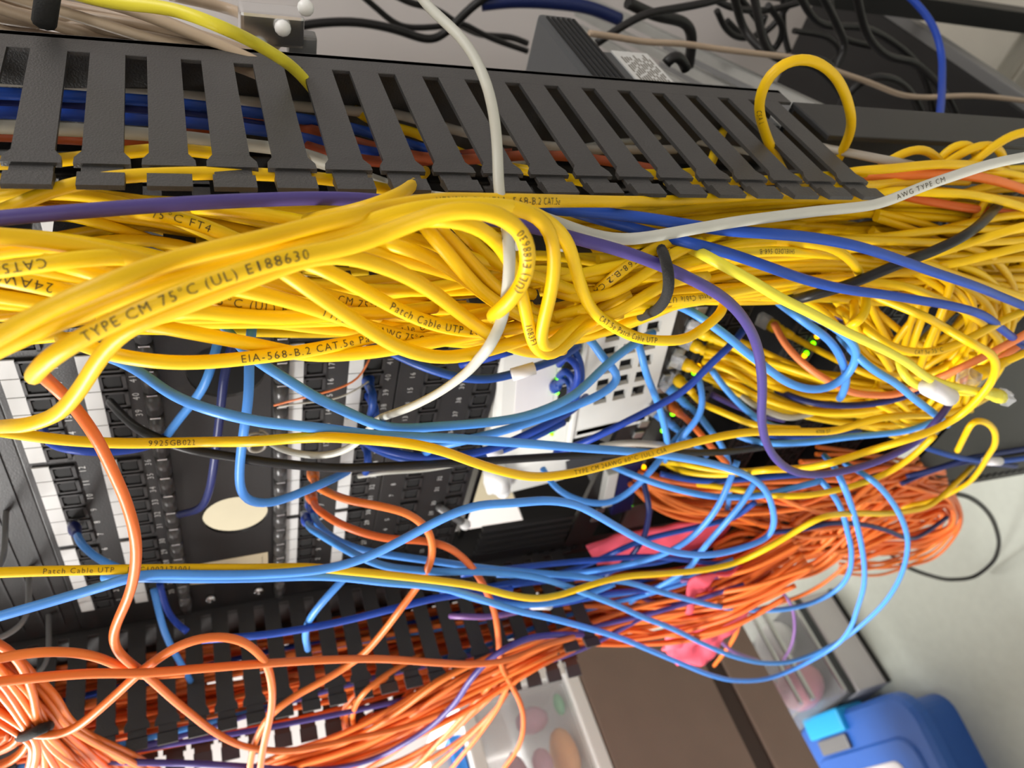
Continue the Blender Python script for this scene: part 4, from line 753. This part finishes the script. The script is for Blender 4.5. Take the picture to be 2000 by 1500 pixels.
cable('d', 'third blue plug lead on the ports of the white device', '1090,752,10.4 1106,738,8.8 1116,752,7.8 1112,775,8.2 1095,812,9.2 1075,840,9.6', boots=[(0, .02, 'd')])
cable('d', 'topmost blue plug lead on the ports of the white device', '1098,690,10.4 1114,674,8.8 1128,690,8 1136,720,7.6 1132,760,8 1118,792,8.6', boots=[(0, .02, 'd')])
cable('y', 'upper yellow strand fanning from the tie under the lower blue cable', '1310,520,-2 1400,500,-2.4 1480,492,-2 1560,492,-1 1640,500,0', text=[('SHIELDED 568-B', 1545, 1, .004)])
cable('y', 'yellow cable leaning upright in the open middle of the tangle', '1668,590,-1 1672,610,-2 1665,630,-2.4 1680,655,-2.4 1712,680,-2 1740,720,-1')
cable('y', 'kinked yellow cable with its end turned out at the open middle', '1690,575,-1.6 1694,600,-3 1688,622,-3.6 1668,632,-3.8 1660,637,-2')
cable('y', 'tall yellow cable crossing the open middle of the tangle from above', '1862,520,1 1856,565,0 1835,620,-.6 1810,680,-.6 1796,720,0')
cable('y', 'second tall yellow cable crossing the open middle of the tangle', '1812,570,1 1806,610,0 1790,650,-.4 1778,690,0')
cable('y', 'yellow cable tied down below the arc at the right of the tangle', '1900,690,-2 1902,720,-2.6 1896,752,-2.6 1880,790,-2')

for i, p in enumerate(['1430,-20,44 1455,60 1500,105,40 1560,115 1610,120,40 1650,175 1690,270', '1470,-20,40 1500,100,38 1540,120 1590,130 1640,180,38 1660,260', '1600,-20,45 1635,50,45 1650,95 1630,140,44 1665,200 1700,270', '1670,-20,42 1695,70 1735,110,42 1790,125 1840,175,40 1890,280', '1555,-20,48 1600,45,48 1690,55,48 1760,95 1800,140 1830,250', '1625,260,36 1650,190 1690,155,36 1745,155 1790,200,36 1810,270']):
    cable('k', 'black lead in the dark clutter beside the aluminium rails', p, d=.009, group='black leads in the clutter beside the rails')
# ------------------------------------------------------------------ bundled cables: strands nothing in the photo tells apart
bundle(24, 'y', 'shaded yellow patch cable deep in the bundle of the right duct', 'yellow cables deep in the right duct', '-90,520,3,125 60,520,3,125 200,520,3,118 350,530,3,100 500,555,3,82 650,570,3,72 800,580,2.6,68 950,588,1.6,76 1060,590,1,80 1150,585,.6,72 1230,566,.2,56 1300,550,0,44', 11, dY=5.5)
bundle(14, 'y', 'yellow patch cable lying half way up the bundle of the right duct', 'yellow cables half way up the right duct bundle', '-90,560,-3.4,90 60,560,-3.4,86 200,565,-3.4,74 330,572,-3.2,60 480,585,-3,45 640,592,-3,45 800,595,-3,48 950,600,-3,62 1060,600,-3,70 1150,592,-3,62 1230,566,-3,48 1300,550,-3,36', 12, dY=2)
bundle(9, 'y', 'yellow patch cable of the shaded bundle behind the purple one', 'yellow cables shaded beside the purple one', '-90,385,5,40 0,392,5,38 120,400,4.6,30 260,412,4.4,28 400,430,4.4,34 540,450,4.4,45 700,470,4.4,50 850,480,4,50 1000,490,3,50', 13, dY=3)
bundle(24, 'y', 'yellow patch cable between the black tie and the far right tangle', 'yellow cables right of the black tie', '1180,575,-1,60 1250,562,-1,48 1305,548,-1,42 1380,535,-1,46 1480,528,-.6,52 1600,525,0,50 1720,528,.6,56 1840,525,1,66 1960,515,1,80 2080,500,1,90', 14, dY=3)
bundle(26, 'y', 'shaded yellow patch cable under the last duct fingers', 'yellow cables shaded under the last duct fingers', '1080,440,6,30 1180,450,5,36 1300,448,5,42 1420,440,4.4,50 1560,432,4,56 1700,430,3.6,66 1830,425,3,74 1960,425,3,82 2080,430,3,90', 15, dY=4)
bundle(14, 'y', 'yellow patch cable crossing steeply behind the blue cables in the tangle', 'yellow cables steep in the tangle', '2010,430,3,80 1960,510,2,80 1905,580,1,76 1850,650,1,70 1800,720,1.6,62 1770,790,3,55 1750,850,5,45', 16, dY=4, wob=1.6)
bundle(10, 'y', 'yellow patch cable folding back at the right of the tangle', 'yellow cables folding back in the tangle', '1700,460,2,40 1800,490,1,45 1890,530,0,50 1940,600,0,46 1930,680,0,42 1880,730,1,45 1810,770,2,40', 17, dY=3, wob=1.5)
bundle(16, 'y', 'yellow patch cable leading from the lower switch to the tangle', 'yellow cables from the lower switch', '1375,700,9,45 1430,715,7,45 1500,745,5,42 1580,770,4,38 1660,780,3,42 1740,785,2.4,46 1820,780,2,45 1890,765,2,40', 18, dY=3)
bundle(10, 'y', 'yellow patch cable curling through the open middle of the tangle', 'yellow cables curling through the tangle', '1560,560,3,30 1640,580,2,40 1690,640,1.6,40 1740,690,1.6,40 1800,715,1.6,36 1870,700,1.6,40 1930,650,2,45', 19, dY=3, wob=1.7)
bundle(9, 'y', 'yellow patch cable in the lower fold of the tangle', 'yellow cables in the lower fold', '1690,790,2,30 1740,815,1,30 1790,835,.6,26 1830,815,.6,26 1860,780,.6,30 1890,730,1,40', 20, dY=3, wob=1.5)
# orange, right of the panels
bundle(20, 'o', 'orange patch cable in the sagging bundle under the first switch', 'orange cables in the sagging bundle', '1240,930,9,16 1290,965,7,28 1350,985,5.4,36 1430,990,4.4,42 1500,1000,4,52 1570,1010,3.6,62 1640,1005,3.6,66 1710,985,4,60 1780,965,5,50 1850,950,7,40', 31, dY=4)
bundle(20, 'o', 'orange patch cable in the coils hanging lowest at the right', 'orange cables in the hanging coils', '1400,1085,6,18 1450,1072,5,38 1510,1075,4,48 1580,1060,4,52 1640,1025,4,50 1700,985,4,50 1760,955,5,46 1810,930,6,40', 32, dY=4, wob=1.5)
bundle(13, 'o', 'orange patch cable looping over at the end of the coils', 'orange cables looping at the end of the coils', '1560,960,5,50 1640,965,5,55 1730,980,5,50 1800,985,5,38 1848,985,5.6,18 1850,1030,6,16 1800,1050,6.4,26 1730,1060,6.4,30 1650,1080,6.4,30', 33, dY=4, wob=1.4)
bundle(9, 'o', 'loose orange patch cable hanging over the floor', 'loose orange cables over the floor', '1590,930,8,50 1690,940,8,46 1780,960,8,46 1840,990,8.6,30 1855,1030,9,16 1815,1070,9,22 1730,1090,9,26 1640,1090,9,26', 34, dY=4, wob=1.5, d=.005)
bundle(14, 'o', 'orange patch cable passing behind the pink cloth to the coils', 'orange cables passing behind the pink cloth', '1100,1215,9,26 1180,1210,7.6,34 1270,1200,8,36 1340,1170,8.4,32 1410,1125,8,26 1480,1095,6.5,30 1540,1075,5.4,36 1600,1050,5,40', 35, dY=3)
# orange, in and round the left duct
wbundle(46, 'o', 'orange patch cable behind the fingers of the left duct', 'orange cables in the left duct', '-60.5,6,215,3,4 -60.5,6,195,3,4 -60.5,6,180,3,4 -60.5,6,165,3,4 -60.5,6,150,3,4 -60.5,6,138,3.2,4.4 -60,5,131,3.6,4 -57,3,126,4,3.4 -52,1,122,4,3 -47,1,117,4,3', 36)
wbundle(5, 'b', 'blue patch cable among the orange ones in the left duct', 'blue cables in the left duct', '-58,4,195,1.5,4 -58,4,180,1.5,4 -58,4,165,1.5,4 -58,4,150,1.5,4 -58,5,138,2,4 -55,4,130,2,3 -50,3,122,3,3', 37, cols=['b', 'd', 'p'])
bundle(20, 'o', 'orange patch cable in the bunch climbing along the outside of the left duct', 'orange cables along the outside of the left duct', '480,1535,-1,34 560,1505,-1.6,34 680,1468,-2,32 790,1415,-2,34 880,1362,-1.8,36 960,1318,-1.4,30 1040,1280,-1,22 1110,1250,1,20 1180,1222,4,22 1240,1200,7,24', 38, dY=3)
bundle(8, 'o', 'orange patch cable spreading away from the climbing bunch', 'orange cables spreading from the climbing bunch', '700,1540,-1,60 800,1500,-1,60 880,1440,-1,44 950,1370,-1,34 1000,1310,-1,20 1060,1270,0,14', 39, dY=2)
bundle(6, 'o', 'orange patch cable hooked through the left duct fingers', 'orange cables hooked through the duct fingers', '860,1290,4,25 800,1330,1,30 740,1370,-1,35 700,1400,-1,40 700,1450,-1,40', 40, dY=3, wob=1.8)
bundle(22, 'o', 'orange patch cable in the tied mass at the lower left corner', 'orange cables in the lower left mass', '-80,1290,-3,70 -20,1320,-3,66 30,1365,-3.2,50 60,1410,-3.4,30 80,1440,-3.4,18 95,1475,-3,36 110,1530,-3,85', 41, dY=3, wob=.8)
bundle(10, 'o', 'orange patch cable coming down to the lower left tie', 'orange cables coming down to the lower left tie', '-60,1250,0,30 0,1290,-1,40 50,1330,-2,40 90,1375,-2.6,30 115,1415,-2.8,22 160,1455,-2.4,26 230,1510,-1.6,40 330,1590,-1,55', 42, dY=3)
bundle(8, 'o', 'orange patch cable at the far left edge', 'orange cables at the far left edge', '-60,1380,-1,30 0,1400,-2,34 40,1430,-2.6,22 0,1460,-2.6,40 -70,1480,-2.6,50', 43, dY=3)
# beige trunk cables outside the right duct
bundle(16, 'e', 'beige trunk cable strapped outside the right duct', 'beige trunk cables', '-120,-40,18,60 0,10,17,55 120,35,16,50 240,58,15,40 340,82,14,28 430,105,13,20 540,150,12,18', 44, dY=5, d=.0062)
build_cables()
# ------------------------------------------------------------------ ties, markers, coil, cloth
def band(name, label, cat, pts, d, m, flat=None):
    V, F = tube_mesh(spline(pts, .003), d / 2, 10); k = len(V) // 10
    o = link(name, mesh_np(name, V, F, M[m], True, [list(range(10))[::-1], [(k - 1) * 10 + q for q in range(10)]])); tag(o, label, cat); return o
band('cable_tie', 'black hook and loop tie round the yellow bundle', 'tie', [onY(1288, 480, .0), onY(1297, 500, -.05), onY(1305, 528, -.064), onY(1308, 555, -.066), onY(1302, 580, -.064), onY(1288, 600, -.056), onY(1268, 612, -.03), onY(1250, 620, 0)], .0052, 'tie')
band('cable_tie', 'black strap round the beige trunk cables at the upper left', 'tie', [onY(96, -20, .14), onY(92, 5, .135), onY(88, 25, .13), onY(86, 45, .135)], .011, 'tie')
band('cable_tie', 'black strap round the orange mass at the lower left corner', 'tie', [onY(35, 1440, -.02), onY(55, 1436, -.04), onY(80, 1424, -.043), onY(96, 1418, -.03)], .007, 'tie')
def marker(label, u, v, Y, u2, v2, r=.0045):
    a, b = onY(u, v, Y), onY(u2, v2, Y); o = MB().cyl(a, b, r, 12).build('cable_marker', 'paper', None, True); tag(o, label, 'marker'); return o
marker('white cable marker on the blue lead before the white device label', 1000, 732, .013, 1044, 719, .0042)
marker('white cable marker on the royal blue cables left of the white device', 951, 886, .022, 978, 873, .005)
marker('white cable marker on the blue cable at lower middle', 1038, 1180, .012, 1074, 1181, .005)
marker('white cable marker lying in the yellow tangle', 1812, 755, -.055, 1855, 776, .0065)
marker('white cable marker on the navy cables by the black case', 1925, 900, .012, 1952, 901, .005)
# coiled grey end of the long white cable
P = []
c0 = onY(512, 850, .07)
for k in range(90):
    a = k / 90 * 2 * math.pi * 4; rr = .005 + .0035 * k / 90; P.append(c0 + np.array([rr * math.cos(a) - .006, -.006 + .0001 * k, .004 + rr * math.sin(a)]))
V, F = tube_mesh(np.array(P), .0011, 6); o = link('wire_coil', mesh_np('wire_coil', V, F, M['g'])); tag(o, 'small grey coil of stripped wire at the end of the long white cable', 'wire coil')
# metal cable bracket behind the upper left
t = thing('clip', 'shiny steel bracket with white knobs behind the duct top', 'bracket', tuple(onY(548, 40, .16)))
MB().box((-.012, -.008, -.012), (.006, .008, .022), .002).build('plate', 'steel', t); MB().box((-.02, -.004, -.02), (-.006, .006, -.004), .002).build('arm', 'grey', t)
for k in range(3): MB().ball((-.012 + k * .012, -.01, .012 - k * .012), .0045, 6).build('knob', 'whp', t, True)
# pink cloth hung in the left of the rack
def cloth(name, label, pts, Y, seed, amp=.010):
    "outline in photo points on plane Y, given folds and thickness"
    P = [onY(u, v, Y) for u, v in pts]; c = sum(P) / len(P); bm = bmesh.new(); rings = []
    rn = random.Random(seed); ph = [rn.random() * 6 for _ in range(4)]
    dense = []
    for a, b in zip(P, P[1:] + P[:1]):
        for q in range(6): dense.append(a + (b - a) * q / 6)
    def h(p): return amp * (math.sin(p[0] * 70 + ph[0]) + .7 * math.sin(p[2] * 90 + p[0] * 40 + ph[1]) + .4 * math.sin(p[2] * 170 - p[0] * 120 + ph[2]))
    for s in (1, .85, .68, .5, .32, .15):
        rings.append([bm.verts.new((c + (p - c) * s) + np.array([0, h(c + (p - c) * s) * (1 if s < 1 else .6), 0])) for p in dense])
    n = len(dense)
    for A, B in zip(rings, rings[1:]):
        for q in range(n): bm.faces.new([A[q], A[(q + 1) % n], B[(q + 1) % n], B[q]])
    bm.faces.new(rings[-1]); bmesh.ops.recalc_face_normals(bm, faces=bm.faces)
    me = bpy.data.meshes.new(name); bm.to_mesh(me); bm.free(); me.materials.append(M['pink']); o = link(name, me)
    for p in me.polygons: p.use_smooth = True
    md = o.modifiers.new('s', 'SOLIDIFY'); md.thickness = .003
    tag(o, label, 'cloth'); return o
cloth('cloth', 'upper pink cloth hung flat behind the blue cables', [(1142, 1062), (1200, 1045), (1270, 1030), (1340, 1020), (1400, 1005), (1425, 1020), (1400, 1060), (1350, 1085), (1290, 1092), (1230, 1095), (1165, 1102)], .07, 1, .0025)
cloth('cloth', 'lower crumpled pink cloth hanging below the amber cable', [(1360, 1122), (1420, 1112), (1482, 1108), (1478, 1180), (1450, 1210), (1410, 1255), (1370, 1288), (1318, 1292), (1292, 1270), (1300, 1235), (1330, 1200), (1340, 1160)], .015, 2, .007)
cloth('cloth', 'small pink cloth patch glimpsed between orange cables', [(1240, 1185), (1275, 1172), (1300, 1180), (1290, 1205), (1255, 1208)], .10, 3, .004)
# things behind the left duct: plastic cover edges
